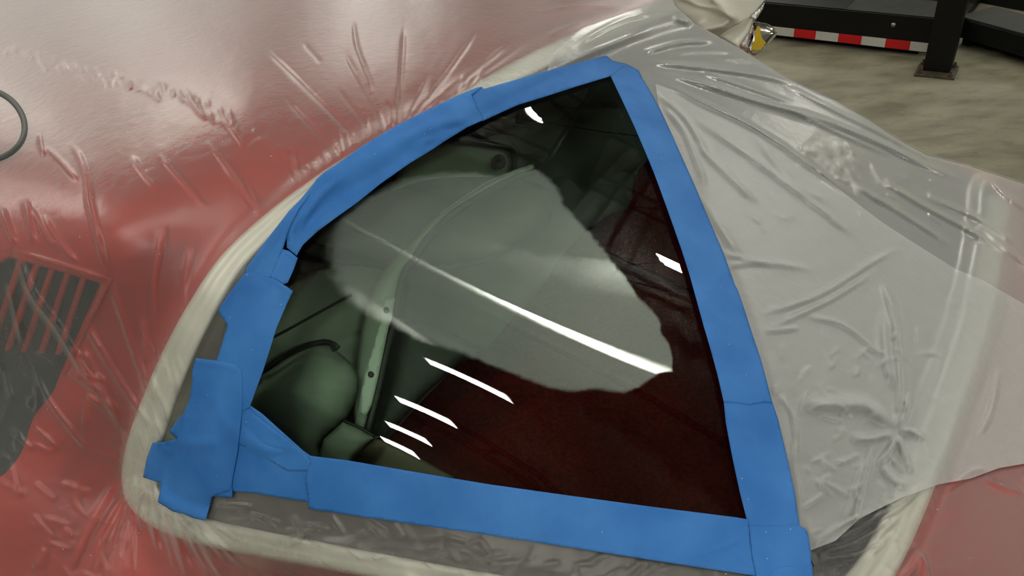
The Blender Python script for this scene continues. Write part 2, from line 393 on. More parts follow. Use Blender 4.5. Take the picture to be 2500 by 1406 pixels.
def grid_sheet(name, inc, exc, step, hfun, mat, parent=None, thick=0.0, skirt=None, snaplines=None, bounds=None):
    inc = [np.asarray(p, float) for p in inc]; exc = [np.asarray(p, float) for p in exc]
    allp = np.vstack(inc); x0, y0 = allp.min(0); x1, y1 = allp.max(0)
    X, Y = np.meshgrid(np.arange(x0, x1+step, step), np.arange(y0, y1+step, step)); ny, nx = X.shape
    cx = (X[:-1, :-1]+X[1:, 1:])/2; cy = (Y[:-1, :-1]+Y[1:, 1:])/2
    keep = np.zeros(cx.shape, bool)
    for p in inc: keep |= inside(cx, cy, p)
    for p in exc: keep &= ~inside(cx, cy, p)
    idx = np.arange(ny*nx).reshape(ny, nx)
    q = np.stack([idx[:-1, :-1], idx[:-1, 1:], idx[1:, 1:], idx[1:, :-1]], -1)[keep]
    cnt = np.zeros(ny*nx, int); np.add.at(cnt, q.ravel(), 1)
    used = np.nonzero(cnt)[0]; remap = -np.ones(ny*nx, int); remap[used] = np.arange(len(used)); q = remap[q]
    x = X.ravel()[used].copy(); y = Y.ravel()[used].copy(); bnd = cnt[used] < 4
    bx, by = x[bnd], y[bnd]; best = np.full(bx.shape, 1e9); nxp = bx.copy(); nyp = by.copy()
    for p in inc+exc:
        d, ax, ay, _ = seg_near(bx, by, p, closed=True); m = d < best
        best = np.where(m, d, best); nxp = np.where(m, ax, nxp); nyp = np.where(m, ay, nyp)
    ok = best < step*1.3
    bx = np.where(ok, nxp, bx); by = np.where(ok, nyp, by); x[bnd] = bx; y[bnd] = by
    V = surf(x, y, hfun(x, y))
    q = fix_facing(V, q)
    Fl = [tuple(f) for f in q]; V = list(V)
    if skirt is not None:
        line, offs, tol = skirt
        d, _, _, _ = seg_near(x, y, line); near = (d < tol)
        ed = {}
        for f in q:
            for a, b in zip(f, np.roll(f, -1)): ed[(a, b)] = 1
        prev = {}
        for (a, b) in list(ed):
            if (b, a) not in ed and near[a] and near[b]:
                for v in (a, b):
                    if v not in prev:
                        ids = [v]; base = V[v]; h = base-CAM; h[2] = 0; h = h/np.linalg.norm(h)
                        for (o, z) in offs:
                            V.append(base+h*o+np.array([0, 0, z])); ids.append(len(V)-1)
                        prev[v] = ids
                A_, B_ = prev[a], prev[b]
                for k in range(len(offs)): Fl.append((B_[k], A_[k], A_[k+1], B_[k+1]))
    o = mesh_obj(name, np.array(V), Fl, mat, parent)
    if thick > 0:
        md = o.modifiers.new('solid', 'SOLIDIFY'); md.thickness = thick; md.offset = -1
    return o, x, y

def poly_sheet(name, outline, hfun, mat, parent=None, step=9.0, thick=0.0, depth=None, smooth_outline=False, bulge=0.0, base=surf):
    """sheet with a traced outline, triangulated inside; depth: function giving distance along the ray instead of the car's skin"""
    B = catmull(outline, step, True) if smooth_outline else densify(outline, step, True)
    x0, y0 = B.min(0); x1, y1 = B.max(0)
    X, Y = np.meshgrid(np.arange(x0+step/2, x1, step), np.arange(y0+step/2, y1, step)); X = X.ravel(); Y = Y.ravel()
    X = X+RNG.uniform(-.2, .2, X.shape)*step; Y = Y+RNG.uniform(-.2, .2, Y.shape)*step
    k = inside(X, Y, B); X, Y = X[k], Y[k]
    if len(X):
        d, _, _, _ = seg_near(X, Y, B, True); k = d > step*.5; X, Y = X[k], Y[k]
    P = np.vstack([B, np.stack([X, Y], -1)]) if len(X) else B
    vs_, _, fs, *_ = delaunay_2d_cdt([Vector((float(a), float(b))) for a, b in P], [], [list(range(len(B)))], 1, 1e-4)
    P = np.array([(v.x, v.y) for v in vs_])
    d, _, _, _ = seg_near(P[:, 0], P[:, 1], B, True)
    if depth is None: V = surf(P[:, 0], P[:, 1], hfun(P[:, 0], P[:, 1]))
    else:
        dd = depth(P[:, 0], P[:, 1])
        if bulge: dm = d.max(); dd = dd-bulge*np.sqrt(np.clip(1-(1-d/dm)**2, 0, 1))
        V = at_depth(P[:, 0], P[:, 1], dd)
    fs = fix_facing(V, np.array([f[:3] for f in fs]))
    o = mesh_obj(name, V, fs, mat, parent)
    if thick > 0:
        md = o.modifiers.new('solid', 'SOLIDIFY'); md.thickness = thick; md.offset = -1
    return o

def zero(x, y): return np.zeros(np.shape(x))


# ------------------------------------------------------------------ SETTING: floor, ceiling, walls
def quad(name, pts, mat, kind='structure'):
    o = mesh_obj(name, pts, [(0, 1, 2, 3)], mat, None, False); tag(o, kind=kind); return o
RX0, RX1, RY0, RY1, RZ = -14.0, 16.0, -9.0, 20.0, 6.6
quad('floor', [(RX0, RY0, 0), (RX1, RY0, 0), (RX1, RY1, 0), (RX0, RY1, 0)], 'concrete')
quad('wall_left', [(RX0, RY0, 0), (RX0, RY1, 0), (RX0, RY1, RZ), (RX0, RY0, RZ)], 'wall_paint')
quad('wall_right', [(RX1, RY1, 0), (RX1, RY0, 0), (RX1, RY0, RZ), (RX1, RY1, RZ)], 'wall_paint')
quad('wall_back', [(RX0, RY1, 0), (RX1, RY1, 0), (RX1, RY1, RZ), (RX0, RY1, RZ)], 'wall_paint')
quad('wall_front', [(RX1, RY0, 0), (RX0, RY0, 0), (RX0, RY0, RZ), (RX1, RY0, RZ)], 'wall_paint')
# corrugated deck: trapezoid ribs
def deck():
    ang = math.radians(58); dx, dy = math.cos(ang), math.sin(ang); nx_, ny_ = -dy, dx
    V = []; Fc = []; p = 0.30; k = 0; R = 26; cx, cy = 1.0, 5.5
    prof = [(0, 0), (.10, 0), (.14, -.075), (.26, -.075)]
    s = -R
    while s < R:
        for o, z in prof: 
            for e in (-R, R):
                V.append((cx+nx_*(s+o)+dx*e, cy+ny_*(s+o)+dy*e, RZ+z))
        s += p
    for i in range(len(V)//2-1): Fc.append((2*i, 2*i+1, 2*i+3, 2*i+2))
    o = mesh_obj('ceiling', V, Fc, 'ceiling_deck', None, False); tag(o, kind='structure')
    bm = bmesh.new(); bm.from_mesh(o.data)
    for co, no in (((RX0, 0, 0), (-1, 0, 0)), ((RX1, 0, 0), (1, 0, 0)), ((0, RY0, 0), (0, -1, 0)), ((0, RY1, 0), (0, 1, 0))):
        bmesh.ops.bisect_plane(bm, geom=bm.verts[:]+bm.edges[:]+bm.faces[:], plane_co=co, plane_no=no, clear_outer=True)
    bm.to_mesh(o.data); bm.free()
deck()
JA = math.radians(17.6); JD = np.array([math.cos(JA), math.sin(JA), 0]); JN = np.array([-math.sin(JA), math.cos(JA), 0])
def clip_line(c):
    lo, hi = -40.0, 40.0
    for k_, a, b in ((0, RX0+.1, RX1-.1), (1, RY0+.1, RY1-.1)):
        t = sorted(((a-c[k_])/JD[k_], (b-c[k_])/JD[k_])); lo = max(lo, t[0]); hi = min(hi, t[1])
    return lo, hi
jo = 0
for i in range(-5, 9):
    c = np.array([1.0, 4.0, 0])+JN*(i*1.75+.75)
    lo, hi = clip_line(c)
    if hi-lo < 3: continue
    m = MB()
    for z in (6.45, 5.85):
        for s in (-.035, .012): m.box(c+JD*lo+JN*s+np.array([0, 0, z]), JD*(hi-lo), JN*.023, np.array([0, 0, .05]))
    t = lo; up = False
    while t+.55 < hi:
        a = c+JD*t+np.array([0, 0, 6.45 if up else 5.89]); b = c+JD*(t+.55)+np.array([0, 0, 5.89 if up else 6.45]); m.tube([a, b], .014, 6); t += .55; up = not up
    o = m.build('ceiling_joist', 'joist_steel'); tag(o, kind='structure'); jo += 1
gm = MB(); gdir = np.array([math.cos(math.radians(66)), math.sin(math.radians(66)), 0]); gn = np.array([-gdir[1], gdir[0], 0])
gm.box(np.array([3.55, 5.0, 5.45])-gn*.25, gdir*14, gn*.5, np.array([0, 0, .12])); gm.box(np.array([3.55, 5.0, 5.57])-gn*.03, gdir*14, gn*.06, np.array([0, 0, .9]))
tag(gm.build('ceiling_girder', 'joist_steel'), kind='structure')

# ------------------------------------------------------------------ ceiling lights (some reflect in the window, others are added to light the room)
def make_lamp(c, length, width, label, group=None, ang=17.6):
    rt = empty('ceiling_light', (c[0], c[1], LAMP_Z), math.radians(ang)); tag(rt, label, 'lamp', group)
    a = math.radians(ang); D = np.array([math.cos(a), math.sin(a), 0]); Nn = np.array([-math.sin(a), math.cos(a), 0]); o = np.array([c[0], c[1], LAMP_Z])
    m = MB(); m.box(o-D*length/2-Nn*.03+np.array([0, 0, .03]), D*length, Nn*.06, np.array([0, 0, .06])); m.build('housing', 'lamp_housing', rt)
    nt_ = 1 if width in (.17,) else 4
    tw = width*.32 if nt_ == 1 else width*.78/4
    for i in range(nt_):
        off = (i-(nt_-1)/2)*tw; st = 0 if nt_ == 1 else (-1)**i*.022
        m = MB(); m.box(o-D*(length/2-.03-st)+Nn*(off-tw*.485), D*(length-.06), Nn*tw*.97, (0, 0, .028)); m.build('tube', 'lamp_tube', rt)
    for off in (-.4, .4):
        m = MB(); m.tube([o+D*off*length+np.array([0, 0, .08]), o+D*off*length+np.array([0, 0, 1.02])], .006, 6); m.build('hanger', 'joist_steel', rt)
    return rt
LAMPS = [((-.17, -.17), 1.26, .17, 'ceiling light whose reflection is longest of the four lined up in the lower window'),
         ((-1.91, -1.36), 1.26, .17, 'ceiling light reflected second from the top of the four lined up in the window'),
         ((-3.24, -2.19), 1.26, .17, 'ceiling light reflected third from the top of the four lined up in the window'),
         ((-4.30, -2.81), 1.26, .17, 'ceiling light reflected lowest and shortest of the four lined up in the window'),
         ((2.39, 1.85), 1.26, .17, 'ceiling light making the bright streak on the hazy worn patch of glass'),
         ((2.72, 5.78), 1.26, .13, 'ceiling light reflected at the top left edge of the window opening'),
         ((5.35, 4.72), 1.26, .18, 'ceiling light reflected beside the long right hand tape strip')]
for c, l, w_, lb in LAMPS: make_lamp(c, l, w_, lb)
for c in [(-6.5, 3.5), (-3.5, 7.5), (-7.5, 9.5), (-1.0, 11.5), (9.0, 9.5), (10.0, 4.0), (7.5, -3.0), (2.5, -5.0), (-2.5, -6.0), (12.0, 14.0), (4.5, 14.0)]:  # extra unseen lamps, added for general lighting
    make_lamp(c, 1.26, .33, 'added ceiling light, unseen, giving the room more light', 'added unseen ceiling lights')

# ------------------------------------------------------------------ THE CAR
car = empty('car', (0.2, 1.2, 0.0)); tag(car, 'red sports car wrapped in clear plastic film with a taped-off dark window', 'car')
SIL_A = [p for p in SIL if p[0] < 2265]
OUT = [(-380, -380), (1500, -380), (1620, -100)]+SIL_A+[(2268, 382), (2356, 404), (2428, 427), (2500, 451), (2900, 600), (2900, 1780), (-380, 1780)]
VENT = [(38, 612), (263, 682), (150, 905), (143, 925), (134, 948), (122, 968), (108, 985), (94, 1000), (82, 1020), (72, 1045), (64, 1075), (52, 1105), (34, 1133), (10, 1158), (-30, 1182), (-100, 1205), (-300, 1230), (-300, 760), (-60, 690)]
far_line = [(1500, -380), (1620, -100)]+SIL_A+[(2268, 382), (2356, 404), (2428, 427), (2500, 451), (2900, 600)]
near_line = [(2900, 1780), (-380, 1780)]
skirt_body = (far_line+[(2900, 1780), (-380, 1780), (-380, -380)], [(.02, -.03), (.05, -.12), (.07, -.78)], 6)
body, _, _ = grid_sheet('body', [OUT], [GLASS_POLY, VENT], 14, zero, 'red_paint', car, skirt=skirt_body)
# vent in the panel behind the window: sunk back plate, red bars between the slots
poly_sheet('vent_back', [(38, 580), (300, 675), (190, 905), (150, 1020), (135, 1100), (90, 1240), (-60, 1330), (-330, 1345), (-330, 720), (-60, 640)], lambda x, y: zero(x, y)-.018, 'vent_dark', car, 12)
slots = [(28, 636), (72, 644), (106, 655), (146, 667), (184, 678), (224, 690)]
bars = []
for i in range(5):
    a = (np.array(slots[i])+np.array(slots[i+1]))/2; w_ = 6.5
    dv = np.array([-72, 205]); ln = 1.05-.04*i
    bars.append([a+(-w_, -10), a+(w_, -6), a+dv*ln+(w_, 0), a+dv*ln+(-w_, 0)])
for b_ in bars: poly_sheet('louver_bar', b_, lambda x, y: zero(x, y)-.004, 'red_paint', car, 8, .006)
poly_sheet('vent_surround', [(30, 604), (276, 681), (160, 915), (150, 905), (245, 692), (240, 690), (22, 628)], lambda x, y: zero(x, y)+.0015, 'red_paint', car, 8, .004)
poly_sheet('vent_surround', [(-70, 640), (30, 604), (22, 628), (-30, 660), (-60, 760)], lambda x, y: zero(x, y)+.0012, 'red_paint', car, 8, .004)
# dark ring of the filler flap at the left edge
def band(name, pts, hw, prof, mat, parent, step=8, closed=False):
    P = catmull(pts, step, closed); T = np.gradient(P, axis=0); T /= np.linalg.norm(T, axis=1, keepdims=True)+1e-9
    nn = np.stack([T[:, 1], -T[:, 0]], -1)
    ks = np.array([np.argmin(((P-np.array(q, float))**2).sum(1)) for q in pts]) if hasattr(hw, '__len__') else None
    hwv = np.interp(np.arange(len(P)), ks, hw) if hasattr(hw, '__len__') else np.full(len(P), hw)
    V = []
    for o, h in prof:
        pp = P+nn*(o*hwv)[:, None]; V.append(surf(pp[:, 0], pp[:, 1], np.full(len(P), h)))
    V = np.stack(V, 1); k = V.shape[1]; V = V.reshape(-1, 3); m_ = len(P)
    Fc = [(i*k+j, i*k+j+1, (i+1)*k+j+1, (i+1)*k+j) for i in range(m_-1) for j in range(k-1)]
    if closed: Fc += [((m_-1)*k+j, (m_-1)*k+j+1, j+1, j) for j in range(k-1)]
    Fc = fix_facing(V, np.array(Fc))
    return mesh_obj(name, V, Fc, mat, parent)
th = np.linspace(0, 2*math.pi, 33)[:-1]
band('filler_ring', [(-46+106*math.cos(t)+4*math.sin(2*t), 305+88*math.sin(t)) for t in th], 9, [(-1, 0), (-.8, .003), (.8, .003), (1, 0)], 'dark_rubber', car, 8, True)
# bright window trim, grooved
PROF = [(-1.05, -.004), (-1, .004), (-.85, .0075), (-.5, .0085), (-.32, .006), (0, .0055), (.22, .006), (.4, .0085), (.8, .0075), (1, .004), (1.05, -.004)]
band('window_trim', LEFT_EDGE, [15, 24, 25, 24, 20, 18, 18, 20, 26, 30, 34, 37, 40, 42, 42, 40, 36, 33, 32, 31, 31, 31, 31, 31], PROF, 'trim_metal', car, 10)
band('window_trim', RIGHT_EDGE[::-1], [28, 30, 33, 36, 39, 42, 45, 49, 54], PROF, 'trim_metal', car, 10)
# glass with the worn hazy patch
poly_sheet('glint_cover', [(500, 1190), (620, 1195), (760, 1225), (1020, 1265), (1300, 1305), (1700, 1365), (1850, 1390), (1850, 1526), (1500, 1476), (1200, 1428), (1000, 1392), (800, 1354), (600, 1316), (500, 1290)], lambda x, y: zero(x, y)+.0006, 'glint_cover_matte', car, 14)  # matte band added to cover stray lamp reflections on the lower glass
HAZE = [(810, 600), (818, 560), (838, 528), (880, 492), (950, 455), (1010, 436), (1090, 423), (1165, 423), (1215, 431), (1275, 414), (1312, 419), (1340, 438), (1366, 468), (1374, 502), (1420, 548), (1470, 607), (1520, 670), (1558, 728), (1590, 758), (1612, 785), (1613, 812), (1632, 838), (1640, 870), (1641, 905), (1612, 908), (1585, 925), (1558, 945), (1520, 957), (1450, 947), (1400, 953), (1360, 948), (1300, 930), (1200, 890), (1130, 862), (1060, 838), (1000, 812), (940, 780), (880, 745), (840, 705), (815, 655)]
def make_glass():
    o, x, y = grid_sheet('window_glass', [GLASS_POLY], [], 7, zero, 'car_glass', car)
    d, _, _, _ = seg_near(x, y, HAZE, True); ins = inside(x, y, np.array(HAZE)); sd = np.where(ins, d, -d)
    soft = np.interp(x, [800, 950, 1150, 1300, 1450, 1640], [50, 30, 14, 14, 16, 8])
    hz = np.clip(.5+sd/soft*.5, 0, 1)
    # a dark wiped smear cuts the tip
    at = o.data.attributes.new('haze', 'FLOAT', 'POINT'); at.data.foreach_set('value', hz.astype(np.float32))
    dn = o.data.attributes.new('haze_density', 'FLOAT', 'POINT'); dn.data.foreach_set('value', np.interp(x, [820, 1250, 1450], [.62, .86, 1.0]).astype(np.float32))
    uv = o.data.uv_layers.new(name='brush'); a = math.radians(-4.5)
    li = np.zeros(len(o.data.loops), int); o.data.loops.foreach_get('vertex_index', li)
    U = np.stack([(x*math.cos(a)+y*math.sin(a))/1000, (-x*math.sin(a)+y*math.cos(a))/1000], -1)[li]
    uv.data.foreach_set('uv', U.astype(np.float32).ravel())
    return o
glass = make_glass()

# ------------------------------------------------------------------ interior seen through the window (parts of the car)
def off(c, gx_=0.0, gy_=0.0, x0=1000, y0=700):
    return lambda x, y: np.linalg.norm(surf(x, y)-CAM, axis=-1)/np.linalg.norm(ray(x, y), axis=-1)+c+gx_*(x-x0)/1000+gy_*(y-y0)/1000
def plane_z(z): return lambda x, y: (z-CAM[2])/ray(x, y)[..., 2]
m = MB(); m.box((-.6, .2, .50), (1.5, 0, 0), (0, 1.35, 0), (0, 0, .02)); m.build('floor_pan', 'vinyl_dark', car)
def flat_carpet():
    out = densify([(-.45, .36), (.10, .36), (.32, .40), (.5, .58), (.82, 1.0), (.80, 1.2), (.62, 1.34), (.42, 1.46), (.0, 1.5), (-.2, 1.2)], .04)
    X, Y = np.meshgrid(np.arange(-.45, .85, .03), np.arange(.36, 1.5, .03)); X = X.ravel(); Y = Y.ravel(); k_ = inside(X, Y, out)
    X, Y = X[k_], Y[k_]; d_, _, _, _ = seg_near(X, Y, out, True); X, Y = X[d_ > .012], Y[d_ > .012]
    P_ = np.vstack([out, np.stack([X, Y], -1)])
    vv, _, ff, *_ = delaunay_2d_cdt([Vector((float(a), float(b))) for a, b in P_], [], [list(range(len(out)))], 1, 1e-5)
    P_ = np.array([(q.x, q.y) for q in vv]); Z_ = .80+.02*fbm(P_[:, 0]*1000, P_[:, 1]*1000, 240, 3, 2)
    V_ = np.column_stack([P_, Z_]); o = mesh_obj('cargo_carpet', V_, fix_facing(V_, np.array([q[:3] for q in ff])), 'carpet_red', car)
    md = o.modifiers.new('solid', 'SOLIDIFY'); md.thickness = .01; md.offset = -1
flat_carpet()
def side_lining():
    P_ = np.array([p for p in SIL[2:]], float); top = surf(P_[:, 0], P_[:, 1]); hd = top-CAM; hd[:, 2] = 0; hd /= np.linalg.norm(hd, axis=1, keepdims=True)
    rows = [top-hd*.05+np.array([0, 0, -.02]), top-hd*.045+np.array([0, 0, -.12]), np.column_stack([(top-hd*.04)[:, :2], np.full(len(top), .72)])]
    V_ = np.stack(rows, 1).reshape(-1, 3); n_ = len(top)
    o = mesh_obj('side_lining', V_, fix_facing(V_, np.array([(i*3+j, i*3+j+1, (i+1)*3+j+1, (i+1)*3+j) for i in range(n_-1) for j in (0, 1)])), 'vinyl_dark', car)
    md = o.modifiers.new('solid', 'SOLIDIFY'); md.thickness = .008; md.offset = -1
side_lining()
poly_sheet('lining_panel', [(560, 800), (640, 560), (850, 330), (1150, 130), (1500, 80), (1640, 150), (1625, 330), (1577, 395), (1559, 412), (1546, 458), (1534, 504), (1522, 510), (1493, 518), (1440, 552), (1380, 610), (1320, 700), (1180, 860), (1120, 885), (1040, 965), (935, 1080), (800, 1100), (600, 1100)], None, 'headliner', car, 20, .01, depth=off(.34))
poly_sheet('dark_backing', [(500, 1000), (560, 800), (640, 500), (790, 560), (960, 620), (1000, 700), (900, 1100), (700, 1200), (500, 1150)], None, 'vent_dark', car, 24, .01, depth=off(.31))  # near-black sheet added so the unlit gap by the seats stays dark
poly_sheet('side_carpet', [(1460, 600), (1500, 420), (1560, 250), (1640, 180), (1780, 480), (1820, 760), (1640, 680)], None, 'carpet_red', car, 20, .01, depth=off(.44))
# far door lining with black seal and a round knob
poly_sheet('door_lining', [(1000, 380), (1120, 330), (1237, 358), (1255, 385), (1254, 440), (1150, 450), (950, 460)], None, 'vinyl_green', car, 14, .01, depth=off(.30))
def itube(name, pts, r, mat, c, n=8, parent=None, step=8):
    P = catmull(pts, step); d = off(c)(P[:, 0], P[:, 1]); m = MB(); m.tube(list(at_depth(P[:, 0], P[:, 1], d)), r, n); return m.build(name, mat, parent or car, True)
itube('door_seal', [(1095, 328), (1115, 336), (1150, 344), (1200, 353), (1237, 360), (1251, 370), (1255, 385), (1254, 417), (1252, 445)], .006, 'black_rubber', .28)
itube('headliner_seam', [(1250, 292), (1343, 301), (1416, 312), (1488, 323), (1560, 332)], .0016, 'black_rubber', .32)
itube('header_rail', [(1195, 287), (1256, 297)], .006, 'vinyl_green', .26)
itube('header_seam', [(1195, 292), (1256, 303), (1300, 312)], .0025, 'black_rubber', .255)
def disc(name, px, py, rpx, c, mat, dome=.008, parent=None):
    t = np.linspace(0, 2*math.pi, 25)[:-1]; R_ = [(px+rpx*math.cos(a), py+rpx*1.1*math.sin(a)) for a in t]
    return poly_sheet(name, R_, None, mat, parent or car, max(3, rpx/4), .004, depth=off(c), bulge=dome)
disc('door_knob', 1219, 395, 17, .285, 'vinyl_dark', .012); disc('knob_cap', 1217, 390, 7, .268, 'black_rubber', .006)
# seats and pillar
poly_sheet('far_seat', [(760, 560), (850, 520), (950, 470), (1040, 440), (1160, 432), (1280, 440), (1340, 470), (1330, 560), (1180, 640), (1000, 660), (860, 640), (770, 610)], None, 'vinyl_grey', car, 16, .02, depth=off(.27), smooth_outline=True, bulge=.05)
itube('seat_seam', [(860, 565), (905, 578), (979, 600)], .002, 'black_rubber', .225)
poly_sheet('seat_dark_band', [(757, 592), (830, 606), (950, 640), (945, 655), (820, 640), (740, 612)], None, 'vent_dark', car, 12, .01, depth=off(.22))  # near-black band along the underside of the far seat
PIL_L = [(1276, 416), (1204, 438), (1132, 481), (1060, 533), (1011, 579), (959, 633), (930, 668), (907, 711), (890, 769), (880, 820), (872, 880), (864, 930), (862, 1000), (868, 1050)]
PIL_R = [(1312, 417), (1247, 440), (1175, 479), (1103, 525), (1046, 582), (1011, 636), (988, 668), (974, 726), (968, 775), (952, 830), (938, 890), (925, 950), (905, 1030), (895, 1062)]
def strip2(name, A_, B_, mat, c, thick=.012, crown=.01):
    a = catmull(A_, 8); b = catmull(B_, 8); k = max(len(a), len(b)); t = np.linspace(0, 1, k)
    a = np.stack([np.interp(t, np.linspace(0, 1, len(a)), a[:, i]) for i in (0, 1)], -1); b = np.stack([np.interp(t, np.linspace(0, 1, len(b)), b[:, i]) for i in (0, 1)], -1)
    V = []; w_ = 7
    for j in range(w_):
        s = j/(w_-1); p = a*(1-s)+b*s; V.append(at_depth(p[:, 0], p[:, 1], off(c)(p[:, 0], p[:, 1])-crown*math.sin(math.pi*s)))
    V = np.stack(V, 1).reshape(-1, 3); Fc = fix_facing(V, np.array([(i*w_+j, i*w_+j+1, (i+1)*w_+j+1, (i+1)*w_+j) for i in range(k-1) for j in range(w_-1)]))
    o = mesh_obj(name, V, Fc, mat, car); md = o.modifiers.new('solid', 'SOLIDIFY'); md.thickness = thick; md.offset = -1; return o
strip2('pillar_trim', PIL_L, PIL_R, 'vinyl_green', .16)
itube('pillar_seal', PIL_R, .006, 'black_rubber', .150)
itube('pillar_piping', [(1270, 417), (1204, 438), (1132, 482), (1075, 522)], .0014, 'vinyl_green', .150)
plate = poly_sheet('belt_plate', [(939, 724), (965, 726), (958, 765), (948, 800), (935, 862), (922, 924), (907, 988), (893, 1016), (874, 1006), (888, 911), (910, 839), (927, 779)], None, 'alu_plate', car, 8, .003, depth=off(.142))
for x, y in ((943, 757), (905, 914)): disc('plate_hole', x, y, 7, .1405, 'black_rubber', .0, plate)
poly_sheet('seat_cushion', [(560, 760), (640, 720), (700, 690), (760, 660), (810, 647), (870, 641), (930, 648), (965, 668), (940, 740), (900, 840), (870, 920), (800, 950), (620, 960), (540, 900)], None, 'vinyl_green', car, 14, .02, depth=off(.24), smooth_outline=True, bulge=.06)
itube('cushion_seam', [(640, 838), (675, 820), (770, 768), (858, 719)], .0022, 'black_rubber', .182)
poly_sheet('headrest', [(560, 960), (620, 915), (692, 872), (745, 846), (790, 840), (822, 856), (863, 894), (876, 930), (867, 977), (841, 1027), (790, 1075), (775, 1150), (640, 1150), (540, 1050)], None, 'vinyl_green', car, 12, .02, depth=off(.15), smooth_outline=True, bulge=.05)
strip2('headrest_handle', [(625, 908), (643, 898), (692, 863), (739, 840), (768, 831), (796, 829), (814, 838), (822, 852)], [(640, 915), (652, 905), (697, 877), (742, 855), (770, 845), (793, 839), (808, 843), (821, 853)], 'black_rubber', .10, .006, .006)
poly_sheet('console', [(839, 1028), (880, 1045), (914, 1067), (890, 1090), (867, 1118), (850, 1150), (770, 1150), (779, 1110), (790, 1072)], None, 'vinyl_green', car, 10, .02, depth=off(.13), bulge=.015)
itube('console_edge', [(838, 1027), (880, 1044), (915, 1066)], .002, 'black_rubber', .118)
poly_sheet('sill_panel', [(850, 1128), (915, 1072), (985, 1105), (1100, 1165), (1080, 1200), (850, 1170)], None, 'vinyl_tan', car, 12, .02, depth=off(.17))
poly_sheet('wheel_arch_lining', [(950, 770), (1080, 800), (1180, 850), (1125, 885), (1040, 962), (938, 1076), (890, 1060)], None, 'vinyl_dark', car, 14, .02, depth=off(.20), bulge=.02)

# chrome wing mirror on the far side
def patch(name, pts, d0, mat, parent, bulge=0, step=4, thick=.01, slope=(0, 0), smooth_outline=False):
    c0 = np.mean(np.array(pts), 0)
    return poly_sheet(name, pts, None, mat, parent, step, thick, depth=lambda x, y: d0+slope[0]*(x-c0[0])/100+slope[1]*(y-c0[1])/100+0*x, bulge=bulge, smooth_outline=smooth_outline)
patch('mirror_housing', [(1838, 50), (1856, 54), (1875, 58), (1890, 67), (1897, 79), (1895, 87), (1882, 102), (1869, 117), (1860, 128), (1850, 131), (1831, 128), (1827, 118), (1832, 104), (1836, 92), (1834, 76)], 1.93, 'chrome', car, .02, 4, .03, (.02, -.05))
def mirror_face():
    pts = [(1842, 60), (1858, 61), (1874, 65), (1887, 71), (1893, 79), (1891, 87), (1879, 101), (1866, 114), (1857, 124), (1848, 127), (1833, 123), (1831, 115), (1837, 102), (1841, 88), (1840, 74)]
    return patch('mirror_face', pts, 1.905, 'mirror_silver', car, 0, 3, .002, (.16, -.10))
mirror_face()
patch('mirror_stalk', [(1804, 108), (1838, 62), (1840, 80), (1835, 104), (1828, 127), (1808, 119)], 1.93, 'crumpled_foil', car, .015, 4, .02)
patch('pillar_chrome', [(1748, 87), (1774, 72), (1805, 57), (1828, 42), (1846, 27), (1842, 50), (1830, 78), (1815, 100), (1803, 117)], 1.90, 'trim_metal', car, .008, 4, .02)
patch('pillar_chrome', [(1828, 42), (1848, 24), (1868, 4), (1864, 20), (1850, 42), (1838, 58), (1834, 66), (1838, 46)], 1.895, 'crumpled_foil', car, .006, 3, .01)
patch('mirror_gasket', [(1838, 55), (1847, 56), (1849, 63), (1844, 74), (1840, 82), (1841, 68)], 1.90, 'black_rubber', car, .004, 3, .004)

# ------------------------------------------------------------------ MASKING FILM
HOLE = [(1515, 158), (1555, 230), (1610, 350), (1660, 460), (1720, 640), (1770, 800), (1815, 960), (1850, 1130), (1890, 1350), (1600, 1310), (1300, 1268), (1000, 1222), (790, 1190), (640, 1170), (480, 1140), (480, 1060), (520, 960), (560, 860), (610, 740), (640, 650), (690, 570), (760, 480), (860, 400), (980, 330), (1090, 272), (1170, 240), (1300, 205), (1480, 152)]
WR = []   # wrinkles: outline, height (m), half width (px), head/tail taper
def W_(pts, a, w_=7, t0=.25, t1=.25): WR.append((np.array(pts, float), a*WGAIN, w_, t0, t1))
WGAIN = 1.35
def jit(p, s): return (p[0]+random.uniform(-s, s), p[1]+random.uniform(-s, s))
# fan above the upper tape
for p, a, w_ in [([(636, 108), (713, 181), (764, 232), (820, 288), (880, 350)], 2.4, 6), ([(863, 40), (868, 100), (880, 138), (897, 181), (914, 224)], 2, 5), ([(840, 120), (854, 151), (884, 202), (914, 258), (944, 326)], 2.4, 6),
                 ([(986, 60), (985, 100), (980, 185), (971, 312)], 3, 6), ([(1165, 70), (1148, 100), (1097, 172), (1046, 241), (990, 305)], 3, 6), ([(1251, 100), (1183, 155), (1110, 219), (1040, 278)], 3, 7), ([(1290, 100), (1220, 150), (1150, 200), (1080, 255)], 2, 6),
                 ([(820, 211), (867, 271), (920, 338)], 1.6, 5), ([(739, 104), (786, 155)], 1.4, 5), ([(690, 230), (760, 310), (830, 380)], 1.5, 5), ([(940, 240), (958, 280), (966, 315)], 1.5, 4), ([(1046, 180), (1020, 240), (998, 285)], 1.6, 5), ([(1130, 190), (1080, 235), (1040, 275)], 1.5, 4)]: W_(p, a*-.0007, w_*.75, .25, .1)
for i in range(46):   # fine pleats right at the tape
    t = random.random(); a = np.array([700, 480])+(np.array([1180, 215])-np.array([700, 480]))*t+np.array([0, -30*math.sin(math.pi*t)])
    d = np.array([-.75+1.25*t+random.uniform(-.15, .15), -1]); d /= np.linalg.norm(d); l = random.uniform(25, 90)
    W_([a, a+d*l*.5+random.uniform(-2, 2), a+d*l], random.uniform(.4, 1.1)*.001, 4, .1, .6)
